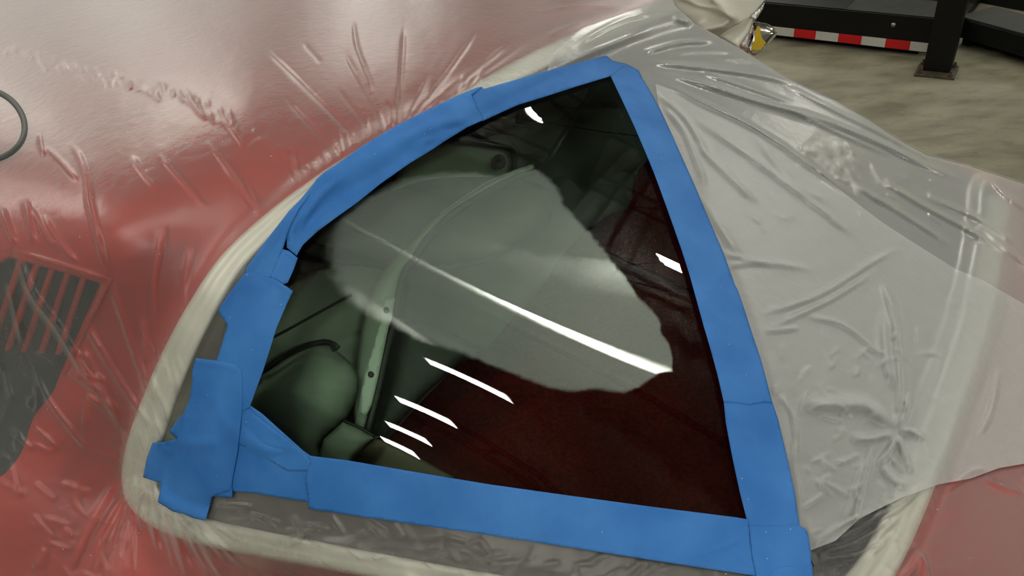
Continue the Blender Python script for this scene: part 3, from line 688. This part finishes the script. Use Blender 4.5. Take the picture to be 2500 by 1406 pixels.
# long crease with short ridges across it
cr = catmull([(20, 118), (100, 145), (200, 178), (300, 200), (420, 225), (500, 262), (590, 318), (680, 362), (760, 400)], 9)
for p in cr:
    p = p+np.array([random.uniform(-8, 8), random.uniform(-14, 14)]); d = np.array([.5, 1])+np.array([random.uniform(-.2, .2), 0]); d /= np.linalg.norm(d); l = random.uniform(9, 34)*(1.0 if p[0] < 400 else 1.5)
    W_([p-d*l/2, p+d*l/2], random.uniform(.4, 1.0)*.001, 4)
for p, a, w_ in [([(455, 225), (480, 265), (510, 296)], 2, 5), ([(540, 285), (580, 335), (600, 370)], 2, 5), ([(310, 195), (322, 220)], 2, 5), ([(370, 225), (395, 248)], 1.5, 4)]: W_(p, a*.001, w_)
# left panel
for p, a, w_ in [([(96, 322), (101, 352), (108, 384)], 2.5, 5), ([(106, 352), (150, 395), (195, 445)], 2.5, 6), ([(168, 338), (195, 385), (210, 440), (218, 500), (240, 590), (265, 680)], 3.5, 7), ([(265, 680), (300, 780), (345, 900), (395, 1000)], 3.5, 8), ([(315, 375), (345, 420), (390, 470)], 1.8, 6),
                 ([(380, 370), (450, 450), (510, 520)], 1.8, 6), ([(500, 340), (570, 430), (630, 520)], 2, 6), ([(545, 405), (590, 470), (640, 530)], 1.8, 5), ([(600, 440), (625, 500), (640, 530)], 1.6, 5), ([(385, 535), (388, 600), (372, 700), (378, 800)], 2, 6), ([(400, 540), (396, 600)], 1.6, 5), ([(470, 590), (450, 700), (448, 790)], 1.4, 6),
                 ([(40, 590), (48, 630), (80, 720), (140, 800), (200, 900), (270, 1000), (330, 1090)], 5, 10), ([(60, 480), (75, 560), (90, 600)], 2.5, 7), ([(70, 500), (110, 570), (140, 610)], 2, 6), ([(0, 500), (25, 570), (45, 600)], 3, 8), ([(100, 520), (150, 600), (200, 650)], 2, 6), ([(20, 680), (40, 770), (60, 850)], 2, 8), ([(200, 780), (260, 880), (330, 990), (380, 1060)], 3.5, 9), ([(190, 830), (260, 960), (300, 1040)], 2.5, 9),
                 ([(38, 612), (150, 645), (265, 682)], 2.2, 4), ([(75, 870), (110, 960), (150, 1020), (240, 1140)], 2, 6), ([(265, 682), (250, 720), (222, 780)], 1.6, 5), ([(250, 1100), (180, 1210), (230, 1280)], 1.5, 6), ([(150, 1010), (200, 1080), (290, 1140)], 1.8, 5), ([(300, 1150), (220, 1280), (160, 1406)], 3, 9)]: W_(p, a*.001, w_)
# fan at the lower left corner
WGAIN = 1.7
for i, x in enumerate(np.linspace(150, 640, 30)):
    st = np.array([330+max(0, (x-330))*.42+random.uniform(-12, 12), 1170+max(0, x-330)*.28+random.uniform(-20, 20)]); en = np.array([x+random.uniform(-15, 15), 1440])
    mid = (st+en)/2+np.array([random.uniform(-6, 6), 0]); k = random.uniform(.5, 1)
    W_([st, mid, st+(en-st)*k], random.uniform(1.2, 3.2)*.001, random.uniform(3.5, 8), .1, .4)
for i in range(26):
    a = np.array([random.uniform(340, 470), random.uniform(760, 1150)]); d = np.array([-.35, -1]); d /= np.linalg.norm(d); l = random.uniform(60, 160)
    W_([a+d*l*.5, a-d*l*.5], random.uniform(.6, 1.6)*.001, 5)
# bottom strip crinkles
for i in range(95):
    a = np.array([random.uniform(540, 1980), 0]); a[1] = np.interp(a[0], [540, 750, 1000, 1400, 1980], [1240, 1275, 1310, 1370, 1400])+random.uniform(-25, 60); t = random.uniform(-.9, .9)+(-.6 if a[0] > 1200 else .3); d = np.array([math.cos(t), math.sin(t)]); l = random.uniform(25, 95)
    W_([a-d*l/2, a+random.uniform(-6, 6), a+d*l/2], random.uniform(.8, 2.6)*.001, random.uniform(3.5, 7))
# right-hand fan from the apex
WGAIN = 1.8
for p, a, w_ in [([(1560, 128), (1599, 119), (1658, 104), (1751, 99)], 3, 6), ([(1654, 140), (1720, 136), (1794, 137)], -2.4, 5), ([(1700, 147), (1760, 150), (1852, 164)], -2.4, 5), ([(1560, 150), (1708, 164), (1852, 184), (1965, 210)], 3, 6), ([(1565, 165), (1708, 202), (1852, 248), (1996, 288), (2140, 346), (2273, 410), (2380, 450)], 4, 7),
                 ([(1575, 180), (1607, 196), (1708, 248), (1816, 299), (1899, 349), (1996, 418), (2104, 500)], 4, 7), ([(1600, 223), (1672, 288), (1733, 382)], 3.5, 7), ([(1610, 245), (1672, 324), (1730, 468)], 3, 7), ([(1690, 340), (1744, 396), (1852, 500)], 3, 7), ([(1640, 260), (1737, 317), (1870, 410), (1996, 505), (2120, 600)], 3.5, 8), ([(1830, 317), (1924, 432), (2050, 510)], 2, 6),
                 ([(1870, 180), (2000, 250), (2140, 320), (2250, 380)], 2, 5), ([(1690, 170), (1830, 215), (1960, 262)], 2, 5), ([(1900, 255), (2060, 330), (2200, 390)], 2, 5), ([(2120, 420), (2250, 500), (2380, 570), (2480, 640)], 2.6, 6), ([(2050, 430), (2200, 520), (2340, 610)], 2.2, 6), ([(2240, 470), (2400, 540), (2500, 610)], 2.2, 6), ([(2400, 560), (2460, 610), (2520, 660)], 2.4, 6), ([(2420, 440), (2460, 480), (2520, 520)], 2.4, 6),
                 ([(1600, 70), (1540, 90), (1440, 130), (1330, 180)], 2.5, 7), ([(1610, 30), (1520, 50), (1400, 110)], 2, 6), ([(1640, 40), (1690, 60)], 2.5, 6), ([(1440, 45), (1330, 90)], 1.4, 5), ([(1300, 30), (1420, 15), (1560, 20)], 1.2, 4),
                 ([(1700, 470), (1760, 560), (1820, 640)], 2.5, 8), ([(1690, 600), (1780, 622), (1900, 650)], 1.8, 6), ([(1730, 660), (1850, 640), (2000, 660)], 1.6, 7), ([(1850, 770), (2000, 720), (2130, 640), (2210, 600)], 2.6, 6), ([(1880, 800), (2020, 735), (2150, 655)], 2.2, 6), ([(1960, 770), (2050, 790), (2120, 840), (2150, 880)], 2.4, 6), ([(1860, 810), (1960, 800)], 1.8, 5),
                 ([(1945, 985), (2020, 986), (2110, 988), (2150, 1015), (2190, 1055)], 6, 16), ([(2190, 1052), (2198, 960), (2193, 870), (2180, 760), (2150, 680)], 4, 9), ([(2160, 750), (2165, 860), (2185, 960)], 3, 14), ([(2190, 1055), (2130, 1070), (2070, 1070)], 4, 8), ([(2190, 1058), (2210, 1110), (2225, 1160)], 4, 6), ([(2190, 1058), (2170, 1100), (2140, 1140)], 3.5, 7), ([(2190, 1055), (2220, 1050), (2260, 1075)], 3.5, 7), ([(2192, 1050), (2215, 990), (2205, 960)], 3.5, 6),
                 ([(2130, 1075), (2115, 1150), (2095, 1240), (2080, 1300)], 4, 7), ([(2110, 1110), (2080, 1220), (2055, 1290)], 2.6, 8), ([(1950, 1050), (1940, 1130), (1960, 1250)], 2, 7), ([(1900, 960), (1935, 1010), (1945, 1080)], 2, 7), ([(1890, 1000), (1930, 1150), (1965, 1300)], 2.4, 6), ([(2150, 1130), (2180, 1170), (2220, 1190)], 3, 8), ([(2000, 1170), (2080, 1215)], 1.4, 6),
                 ([(1985, 1340), (2080, 1300), (2180, 1240), (2260, 1180)], 4, 7), ([(1985, 1355), (2090, 1325), (2200, 1260)], 4, 6), ([(1985, 1330), (2060, 1280), (2140, 1245)], 3, 6), ([(1990, 1370), (2110, 1350), (2170, 1310)], 3.5, 6), ([(2400, 1165), (2450, 1190), (2500, 1205)], 1.6, 5), ([(2245, 1340), (2230, 1380), (2190, 1420)], 3, 8), ([(2245, 1340), (2260, 1400), (2270, 1450)], 2.4, 8), ([(2310, 1200), (2370, 1150), (2420, 1145)], 1.6, 6), ([(2440, 880), (2420, 1000), (2380, 1080)], 1.6, 8)]: W_(p, a*.001, w_)
for i in range(60):
    a = np.array([random.uniform(1780, 2300), random.uniform(330, 560)]); d = np.array([1, random.uniform(.4, 1.3)]); d /= np.linalg.norm(d); l = random.uniform(15, 60)
    W_([a, a+d*l*.5+random.uniform(-3, 3), a+d*l], random.uniform(.4, 1.0)*.001, 3.5)
for i in range(70):
    a = np.array([random.uniform(1900, 2260), random.uniform(780, 1390)]); t = random.uniform(0, 3.14); d = np.array([math.cos(t), math.sin(t)]); l = random.uniform(20, 80)
    W_([a, a+d*l*.5+random.uniform(-8, 8), a+d*l], random.uniform(.4, 1.4)*.001, 5)
for i in range(60):
    a = np.array([random.uniform(-200, 260), random.uniform(850, 1406)]); t = random.uniform(.2, 2.2); d = np.array([math.cos(t), math.sin(t)]); l = random.uniform(30, 110)
    W_([a, a+d*l*.5+random.uniform(-12, 12), a+d*l], random.uniform(.6, 1.9)*.001, 6)
TRIM_L = catmull(LEFT_EDGE, 20); TRIM_R = catmull(RIGHT_EDGE, 20)
TAPE_LIST = [
    ([(1177, 213), (1181, 217), (1240, 200), (1313, 179), (1400, 156), (1480, 135), (1495, 148), (1512, 152), (1527, 155), (1546, 164), (1560, 176), (1490, 186), (1410, 210), (1330, 236), (1264, 256), (1200, 285), (1178, 296), (1160, 260), (1150, 232)], 0,
     'straight blue tape strip along the top edge running up to the pointed apex', [([(1158, 228), (1172, 262), (1180, 290)], .001, 4)], 1),
    ([(1522, 160), (1546, 164), (1560, 172), (1568, 190), (1590, 226), (1612, 266), (1635, 316), (1659, 369), (1697, 454), (1731, 535), (1766, 616), (1795, 697), (1802, 709), (1820, 762), (1840, 824), (1857, 875), (1870, 922), (1886, 984), (1870, 981), (1850, 984), (1830, 989), (1800, 983), (1767, 981),
      (1752, 915), (1737, 860), (1718, 795), (1700, 730), (1684, 672), (1665, 612), (1645, 555), (1622, 490), (1598, 425), (1572, 362), (1545, 300), (1517, 240), (1490, 184)], 1.5, 'long blue tape strip down the right side from the apex to the torn edge', [], 2),
    ([(1767, 976), (1800, 976), (1845, 978), (1884, 976), (1892, 1000), (1900, 1024), (1913, 1080), (1925, 1131), (1940, 1203), (1949, 1263), (1955, 1300), (1950, 1330), (1840, 1330), (1823, 1268), (1806, 1200), (1793, 1140), (1782, 1085), (1772, 1030)], .5, 'short blue tape strip continuing down the right side below the torn edge', [], 3),
    ([(753, 1112), (850, 1124), (1000, 1150), (1200, 1183), (1400, 1211), (1600, 1238), (1800, 1263), (1828, 1268), (1836, 1340), (1847, 1406), (1780, 1396), (1700, 1384), (1500, 1353), (1300, 1322), (1160, 1301), (1020, 1281), (900, 1264), (753, 1242), (751, 1215), (744, 1174), (746, 1160), (757, 1132)], 2, 'widest blue tape strip running along the bottom edge of the window', [([(1690, 1360), (1780, 1330), (1828, 1300)], .0008, 6), ([(752, 1120), (750, 1180), (756, 1240)], .0012, 5)], 4),
    ([(1829, 1284), (1890, 1283), (1952, 1281), (1958, 1287), (1966, 1290), (1972, 1302), (1980, 1346), (1981, 1372), (1986, 1420), (1990, 1470), (1860, 1470), (1846, 1405), (1837, 1359)], 3, 'blue tape piece overlapping the bottom right corner joint', [], 5),
    ([(1868, 1420), (1885, 1393), (1905, 1383), (1930, 1381), (1950, 1389), (1970, 1383), (1983, 1376), (1990, 1475), (1880, 1475)], 4, 'small blue tape piece with rounded torn end at the lowest right corner', [], 6),
    ([(590, 1000), (604, 985), (640, 1010), (740, 1100), (775, 1125), (772, 1226), (750, 1225), (681, 1214), (613, 1203), (570, 1200), (500, 1195), (490, 1080)], 1, 'blue tape piece along the bottom left, ending under the widest strip', [([(560, 1060), (640, 1095), (720, 1100)], .0016, 14), ([(570, 1030), (620, 1080), (680, 1120)], .0018, 16)], 7),
    ([(578, 985), (608, 999), (642, 1028), (700, 1072), (745, 1108), (757, 1126), (752, 1150), (700, 1150), (640, 1112), (585, 1085), (560, 1040)], 2.2, 'short diagonal blue tape piece across the lower left corner of the window', [([(560, 1075), (640, 1085), (730, 1095)], .0012, 10), ([(612, 1050), (632, 1032), (645, 1025)], .0007, 3)], 8),
    ([(597, 667), (610, 664), (622, 665), (650, 676), (668, 680), (684, 690), (699, 699), (715, 710), (700, 742), (675, 800), (658, 855), (642, 905), (608, 997), (580, 1010), (520, 960), (529, 878), (543, 835), (556, 792), (550, 786), (540, 771), (533, 756), (560, 715)], 3, 'blue tape piece down the left side with a torn curled top edge', [([(640, 672), (680, 690), (708, 706)], .002, 9), ([(586, 680), (575, 760), (570, 840)], .0007, 4)], 9),
    ([(597, 672), (600, 656), (648, 589), (706, 514), (735, 485), (772, 440), (764, 470), (730, 509), (706, 560), (690, 610), (668, 676), (650, 680), (622, 672)], .5, 'narrow blue tape piece left of the fold on the upper left side', [([(655, 670), (684, 610), (704, 560), (728, 512), (764, 455)], .002, 7)], 10),
    ([(772, 438), (794, 418), (824, 399), (884, 356), (927, 330), (969, 305), (1025, 277), (1067, 256), (1119, 232), (1166, 213), (1178, 212), (1152, 232), (1166, 262), (1182, 292), (1140, 311), (1093, 340), (1055, 365), (999, 399), (927, 450), (871, 495), (833, 522), (777, 563), (739, 598), (724, 624), (700, 604), (700, 575), (706, 555), (730, 505)], 1.8,
     'long creased blue tape strip curving along the upper left edge of the window',
     [([(725, 590), (745, 530), (790, 470), (850, 425)], .0035, 9), ([(740, 590), (780, 540), (835, 490), (900, 455)], .0022, 8), ([(930, 370), (1000, 330), (1080, 300), (1170, 290)], .0035, 14), ([(1000, 380), (1060, 335), (1130, 318)], .002, 10), ([(1025, 338), (1060, 345), (1095, 338)], .0015, 4), ([(790, 440), (870, 400), (960, 360)], .0015, 12), ([(1140, 222), (1152, 242), (1164, 262)], .0018, 4), ([(712, 600), (716, 560), (740, 515)], .003, 7)], 11),
    ([(690, 608), (706, 612), (727, 630), (716, 660), (702, 690), (690, 694), (668, 682), (658, 676), (672, 645)], 2.6, 'small folded blue tape end just above the torn curled edge', [([(690, 612), (708, 620), (726, 632)], .0022, 5), ([(672, 660), (684, 625), (694, 610)], .001, 5)], 12),
    ([(477, 874), (513, 878), (545, 882), (572, 888), (589, 903), (592, 990), (580, 1100), (562, 1196), (517, 1213), (510, 1240), (501, 1271), (472, 1265), (449, 1254), (422, 1249), (400, 1235), (385, 1226), (390, 1200), (392, 1179), (404, 1140), (438, 1056), (447, 1010), (463, 974), (470, 924), (468, 915)], 4, 'broad blue tape patch hanging down at the lower left corner', [([(430, 1075), (490, 1085), (530, 1070)], .0025, 18), ([(505, 950), (540, 1020), (590, 1080)], .002, 22), ([(480, 890), (540, 890), (590, 910)], .001, 6)], 13),
    ([(372, 1081), (400, 1079), (429, 1072), (470, 1060), (560, 1120), (567, 1200), (567, 1216), (522, 1212), (480, 1200), (392, 1179), (349, 1165), (358, 1120)], 3.2, 'blue tape tab sticking out furthest left at the lower left corner', [([(372, 1083), (400, 1095), (430, 1108)], .0012, 4), ([(374, 1082), (402, 1080), (430, 1073)], .0018, 5)], 14),
    ([(449, 1008), (430, 1030), (413, 1054), (431, 1071), (452, 1062), (464, 1010)], 2.8, 'tiny blue tape corner peeking out on the left above the sideways tab', [], 15)]
TAPES = [np.array(t[0], float) for t in TAPE_LIST]
TAPE_RIM = np.array([(1177, 213), (1313, 179), (1480, 135), (1527, 155), (1560, 172), (1590, 226), (1659, 369), (1731, 535), (1795, 697), (1840, 824), (1885, 982), (1925, 1131), (1955, 1281), (1975, 1330), (1990, 1470), (1850, 1420), (1700, 1384), (1300, 1322), (1020, 1281), (753, 1242), (681, 1214), (570, 1200), (517, 1213), (501, 1271), (449, 1254), (385, 1226), (392, 1179), (349, 1165), (372, 1081), (430, 1070), (447, 1010), (470, 924), (477, 874), (530, 878), (556, 792), (533, 756), (597, 667), (648, 589), (706, 514), (772, 440), (824, 399), (884, 356), (969, 305), (1067, 256), (1166, 213)], float)
def trim_h(x, y):
    r = 0
    for T, hw in ((TRIM_L, 47), (TRIM_R, 58)):
        d, _, _, _ = seg_near(x, y, T); r = r+.0085*np.exp(-(d/hw)**4)
    return r
def film_h(x, y, extra=0.0, base=.0028):
    h = np.full(x.shape, base)
    for P, a, w_, t0, t1 in WR:
        lo = P.min(0)-3*w_; hi = P.max(0)+3*w_
        k = np.nonzero((x > lo[0]) & (x < hi[0]) & (y > lo[1]) & (y < hi[1]))[0]
        if not len(k): continue
        C = catmull(P, 14) if len(P) > 2 else P
        d, _, _, t = seg_near(x[k], y[k], C)
        tp = np.clip(t/t0, 0, 1)*np.clip((1-t)/t1, 0, 1); tp = tp*tp*(3-2*tp)
        h[k] += a*np.exp(-(d/w_)**2)*tp
    h += .0012*fbm(x*1.0+y*.4, y*1.3, 60, 5, 3)
    cr_ = np.exp(-((x+10)/170)**2-((y-1090)/190)**2)+np.clip((y-1240)/60, 0, 1)*.8*(x < 1990)+.5*np.exp(-((x-2080)/160)**2-((y-1330)/110)**2)
    h += .003*cr_*fbm(x, y, 46, 9, 4)
    ft = np.exp(-((x-330)/170)**2-((y-1190)/120)**2)
    h += .004*ft
    near = np.zeros(x.shape, bool)
    for P in TAPES: near |= inside(x, y, P)
    d, _, _, _ = seg_near(x, y, TAPE_RIM, True); near2 = np.exp(-(d/14)**2)
    h = np.where(near, np.minimum(h, .0030), h*(1-near2)+np.minimum(h, .0040)*near2)
    return np.maximum(h, .0012)+trim_h(x, y)+extra*np.where(near, .3, 1-.7*near2)
FA = [(-380, -380), (860, -380), (1040, 0), (1140, 42), (1230, 75), (1310, 108), (1352, 130), (1320, 215), (1250, 300), (1250, 1200), (1900, 1340), (1990, 1385), (2010, 1780), (-380, 1780)]
fa, _, _ = grid_sheet('masking_film', [FA], [HOLE], 4, lambda x, y: film_h(x, y), 'film', None)
tag(fa, 'clear plastic masking film wrinkled over the red bodywork left of the window', 'plastic sheet')
FR = [(1040, 0), (860, -380), (1500, -380), (1620, -100)]+SIL_A+[(2268, 382), (2356, 404), (2428, 427), (2500, 451), (2900, 600), (2900, 1780), (2010, 1780), (1990, 1390), (1975, 1350), (1880, 1300), (1600, 700), (1300, 300), (1320, 215), (1352, 130), (1310, 108), (1230, 75), (1140, 42)]
fr_, _, _ = grid_sheet('masking_film', [FR], [HOLE], 4.5, lambda x, y: film_h(x, y), 'film', None, skirt=(far_line[1:], [(.03, -.012), (.065, -.06), (.085, -.35), (.10, -.8)], 4))
tag(fr_, 'thin clear plastic film over the right side, single layer at the lower right corner', 'plastic sheet')
SEAM2 = [(2900, 1060), (2500, 1132), (2440, 1142), (2370, 1168), (2292, 1182), (2200, 1215), (2100, 1265), (2040, 1320), (1975, 1345), (1880, 1290)]
FT = [(1352, 130), (1420, 70), (1560, 20), (1640, -10)]+SIL_A[1:]+[(2268, 382), (2356, 404), (2428, 427), (2500, 451), (2900, 600)]+SEAM2+[(1800, 900), (1700, 560), (1600, 300), (1480, 160), (1320, 215)]
ft_, _, _ = grid_sheet('masking_film', [FT], [HOLE], 4.5, lambda x, y: film_h(x, y, .0018), 'film_thick', None, skirt=(far_line[1:], [(.034, -.012), (.07, -.06), (.09, -.35), (.105, -.8)], 4))
tag(ft_, 'thicker greyish plastic film over the far glass, ending in a wavy lower edge', 'plastic sheet')
FB = [(1600, 205), (1650, 222), (1708, 250), (1816, 301), (1899, 351), (1996, 420), (2104, 505), (2150, 540), (2230, 592), (2330, 655), (2400, 684), (2500, 742), (2900, 960), (2900, 1060), (2500, 1132), (2440, 1142), (2370, 1168), (2292, 1182), (2200, 1215), (2100, 1265), (2040, 1320), (1975, 1345), (1880, 1290), (1800, 900), (1700, 560), (1620, 330)]
fb_, _, _ = grid_sheet('masking_film', [FB], [HOLE], 4.5, lambda x, y: film_h(x, y, .0038), 'film_second', None)
tag(fb_, 'second layer of plastic film lying in a paler band across the right side', 'plastic sheet')
# milky bunched film over the far side
TENT = [(1600, -60), (1640, -8), (1652, 18), (1668, 32), (1700, 62), (1752, 90), (1776, 73), (1805, 58), (1828, 43), (1846, 26), (1858, 12), (1872, -6), (1885, -60), (1760, -140), (1600, -140)]
def tent_depth(x, y):
    r1, _, _, _ = seg_near(x, y, np.array([(1738, -60), (1743, 0), (1768, 20), (1784, 45), (1765, 62), (1720, 72)])); r2, _, _, _ = seg_near(x, y, np.array([(1660, -10), (1700, 10), (1740, 20), (1785, 40)]))
    return 1.86-.035*np.exp(-(r1/14)**2)-.014*np.exp(-(r2/7)**2)-.02*np.exp(-((x-1700)/40)**2-((y-30)/30)**2)
tent = poly_sheet('bunched_film', TENT, None, 'film_milky', None, 4, .001, depth=tent_depth)
tag(tent, 'milky cream plastic sheet bunched up behind the crest beside the chrome mirror', 'plastic sheet')

# ------------------------------------------------------------------ BLUE TAPE
def tape(outline, layer, label, folds=(), seed=0, extra=0.0):
    fl = [(np.array(p, float), a, w_) for p, a, w_ in folds]
    def h(x, y):
        hh = np.full(x.shape, .0058+layer*.0006+extra)+trim_h(x, y)
        hh = hh+.0005*fbm(x, y, 50, seed+30, 2)
        for P, a, w_ in fl:
            d, _, _, t = seg_near(x, y, catmull(P, 10) if len(P) > 2 else P); tp = np.clip(t/.2, 0, 1)*np.clip((1-t)/.2, 0, 1); hh = hh+a*np.exp(-(d/w_)**2)*tp
        return hh
    o = poly_sheet('masking_tape', outline, h, 'blue_tape', None, 6, .0003)
    tag(o, label, 'tape'); return o
for t_ in TAPE_LIST: tape(*t_)

# ------------------------------------------------------------------ the lift and floor fittings behind
def fl(px, py, z=0.0): r = ray(px, py); return CAM+r*((z-CAM[2])/r[2])
lift = empty('vehicle_lift', tuple(fl(2250, 110))); tag(lift, 'black steel vehicle lift with upright post and red and white striped beam', 'vehicle lift')
beam = back = arm = arm2 = lift
A0 = fl(1896, 87, .03); A1 = fl(2257, 128.5, .03); D = (A1-A0); D[2] = 0; L_ = np.linalg.norm(D); D /= L_; Nn = np.array([-D[1], D[0], 0])
if Nn[1] < 0: Nn = -Nn
s0 = A0-D*1.2; LEN = L_+1.2+.06; HB = .185
m = MB(); m.box(s0, D*LEN, Nn*.012, (0, 0, HB)); m.box(s0+Nn*.012+np.array([0, 0, HB-.012]), D*LEN, Nn*.34, (0, 0, .012)); m.box(s0+Nn*.34, D*LEN, Nn*.012, (0, 0, HB)); m.build('side_beam', 'black_steel', beam)
m = MB(); m.box(s0+Nn*.015+np.array([0, 0, HB+.0005]), D*(1.2+L_*.45), Nn*.3, (0, 0, .004)); m.build('black_mat', 'black_steel', beam)
m = MB(); m.box(s0+D*(1.2+L_*.45)+Nn*.015+np.array([0, 0, HB+.0005]), D*(LEN-1.2-L_*.45), Nn*.3, (0, 0, .004)); m.build('grey_deck', 'dark_floor_steel', beam)
for k in (0, 1):
    m = MB(); m.box(s0+D*(.1+k*(LEN-.3))+Nn*.05-np.array([0, 0, .03]), D*.1, Nn*.2, (0, 0, .035)); m.build('foot', 'black_steel', beam)
m = MB(); m.tube([s0+D*(1.2+L_*.78)+np.array([0, 0, .135])-Nn*.001, s0+D*(1.2+L_*.78)+np.array([0, 0, .135])-Nn*.012], .013, 12); m.build('bolt', 'zinc', beam, True)
# tape segments located from the photo's segment ends
def along(px, py): p = fl(px, py, .06); return float(((p-A0)*D).sum())
cuts = [along(1889, 72), along(1943, 82), along(1996, 88), along(2051, 94), along(2106, 100), along(2163, 107), along(2222, 111)]
st = np.mean(np.diff(cuts)); e0 = cuts[0]
for i in range(-3, 7):
    a = e0+i*st; ln = st if i < 6 else st*.75
    m = MB(); m.box(A0+D*a-Nn*.0015+np.array([0, 0, .004]), D*ln, Nn*.001, (0, 0, .050)); m.build('reflective_strip', 'reflective_white' if i % 2 == 0 else 'reflective_red', beam)
# rear of the lift: black cross structure behind
bo = A0+Nn*.50
m = MB(); m.box(bo-D*1.5-np.array([0, 0, .03]), D*(LEN+.3), Nn*.1, (0, 0, .30)); m.build('cross_beam', 'black_steel', back)
m = MB(); m.box(bo-D*1.5+Nn*.1-np.array([0, 0, .03]), D*(LEN+.3), Nn*.9, (0, 0, .05)); m.build('base_plate', 'black_steel', back)
# column
c1, c2, c3, c4 = fl(2230, 186), fl(2329, 196), fl(2335, 168), fl(2253, 158)
u = (c2-c1); W1 = np.linalg.norm(u); u /= W1; v = np.array([-u[1], u[0], 0]); v = v if v[1] > 0 else -v; dep = .185
post = lift
m = MB(); m.box(c1, u*W1, v*dep, (0, 0, .012)); m.build('base_plate', 'plate_steel', post, bevel=.002)
pl = fl(2252, 172, .012); pr = fl(2319, 180, .012); o_ = ((pl-c1)*u).sum(); cw = ((pr-pl)*u).sum(); od = ((pl-c1)*v).sum()
m = MB(); m.box(c1+u*o_+v*max(od, .03)+np.array([0, 0, .012]), u*cw, v*.125, (0, 0, 3.2)); m.build('column', 'black_steel', post, bevel=.004)
for a, b in ((.12, .12), (.88, .10), (.10, .86), (.90, .86)):
    p = c1+u*W1*a+v*dep*b; m = MB(); m.tube([p+np.array([0, 0, .012]), p+np.array([0, 0, .024])], .012, 6); m.tube([p+np.array([0, 0, .024]), p+np.array([0, 0, .04])], .006, 8); m.build('anchor_bolt', 'plate_steel', post)
# swing arm to the right
b0 = fl(2351, 95, .05); b1 = fl(2500, 140, .05); D2 = b1-b0; D2[2] = 0; l2 = np.linalg.norm(D2); D2 /= l2; N2 = np.array([-D2[1], D2[0], 0]); N2 = N2 if N2[1] > 0 else -N2
m = MB(); b0s = b0-D2*.06; hh = .115
m.box(b0s, D2*(l2+.9), N2*.26, (0, 0, hh-.01)); m.build('arm_box', 'black_steel', arm, bevel=.006)
m = MB(); m.box(b0s+np.array([0, 0, hh-.01]), D2*(l2+.9), N2*.26, (0, 0, .01)); m.build('arm_top', 'dark_floor_steel', arm)
m = MB(); m.box(b0s+D2*(l2+.5)-np.array([0, 0, .05]), D2*.15, N2*.2, (0, 0, .05)); m.build('foot', 'black_steel', arm)
m = MB(); m.box(b0s+D2*.02+N2*.05-np.array([0, 0, .05]), D2*.05, N2*.1, (0, 0, .05)); m.build('foot', 'black_steel', arm)
q0 = fl(2380, 5, .0); q1 = fl(2500, 28, .0); D3 = q1-q0; D3[2] = 0; D3 /= np.linalg.norm(D3); N3 = np.array([-D3[1], D3[0], 0]); N3 = N3 if N3[1] > 0 else -N3
m = MB(); m.box(q0-D3*.4, D3*2.6, N3*.3, (0, 0, .2)); m.build('arm_box', 'black_steel', arm2, bevel=.006)

# yellow lift column standing further right (seen only in the wing mirror)
yl = empty('lift_column', (4.035, 4.727, 0), math.radians(39)); tag(yl, 'yellow steel column whose reflection fills half of the chrome wing mirror', 'post')
ea = np.array([.777, .63, 0]); eb = np.array([-.63, .777, 0]); yc = np.array([4.035, 4.727, 0])
m = MB(); m.box(yc-ea*.125-eb*.20, ea*.25, eb*.325, (0, 0, 3.0)); m.build('column', 'yellow_paint', yl, bevel=.006)
m = MB(); m.box(yc-ea*.22-eb*.22, ea*.44, eb*.44, (0, 0, .015)); m.build('base_plate', 'yellow_paint', yl)
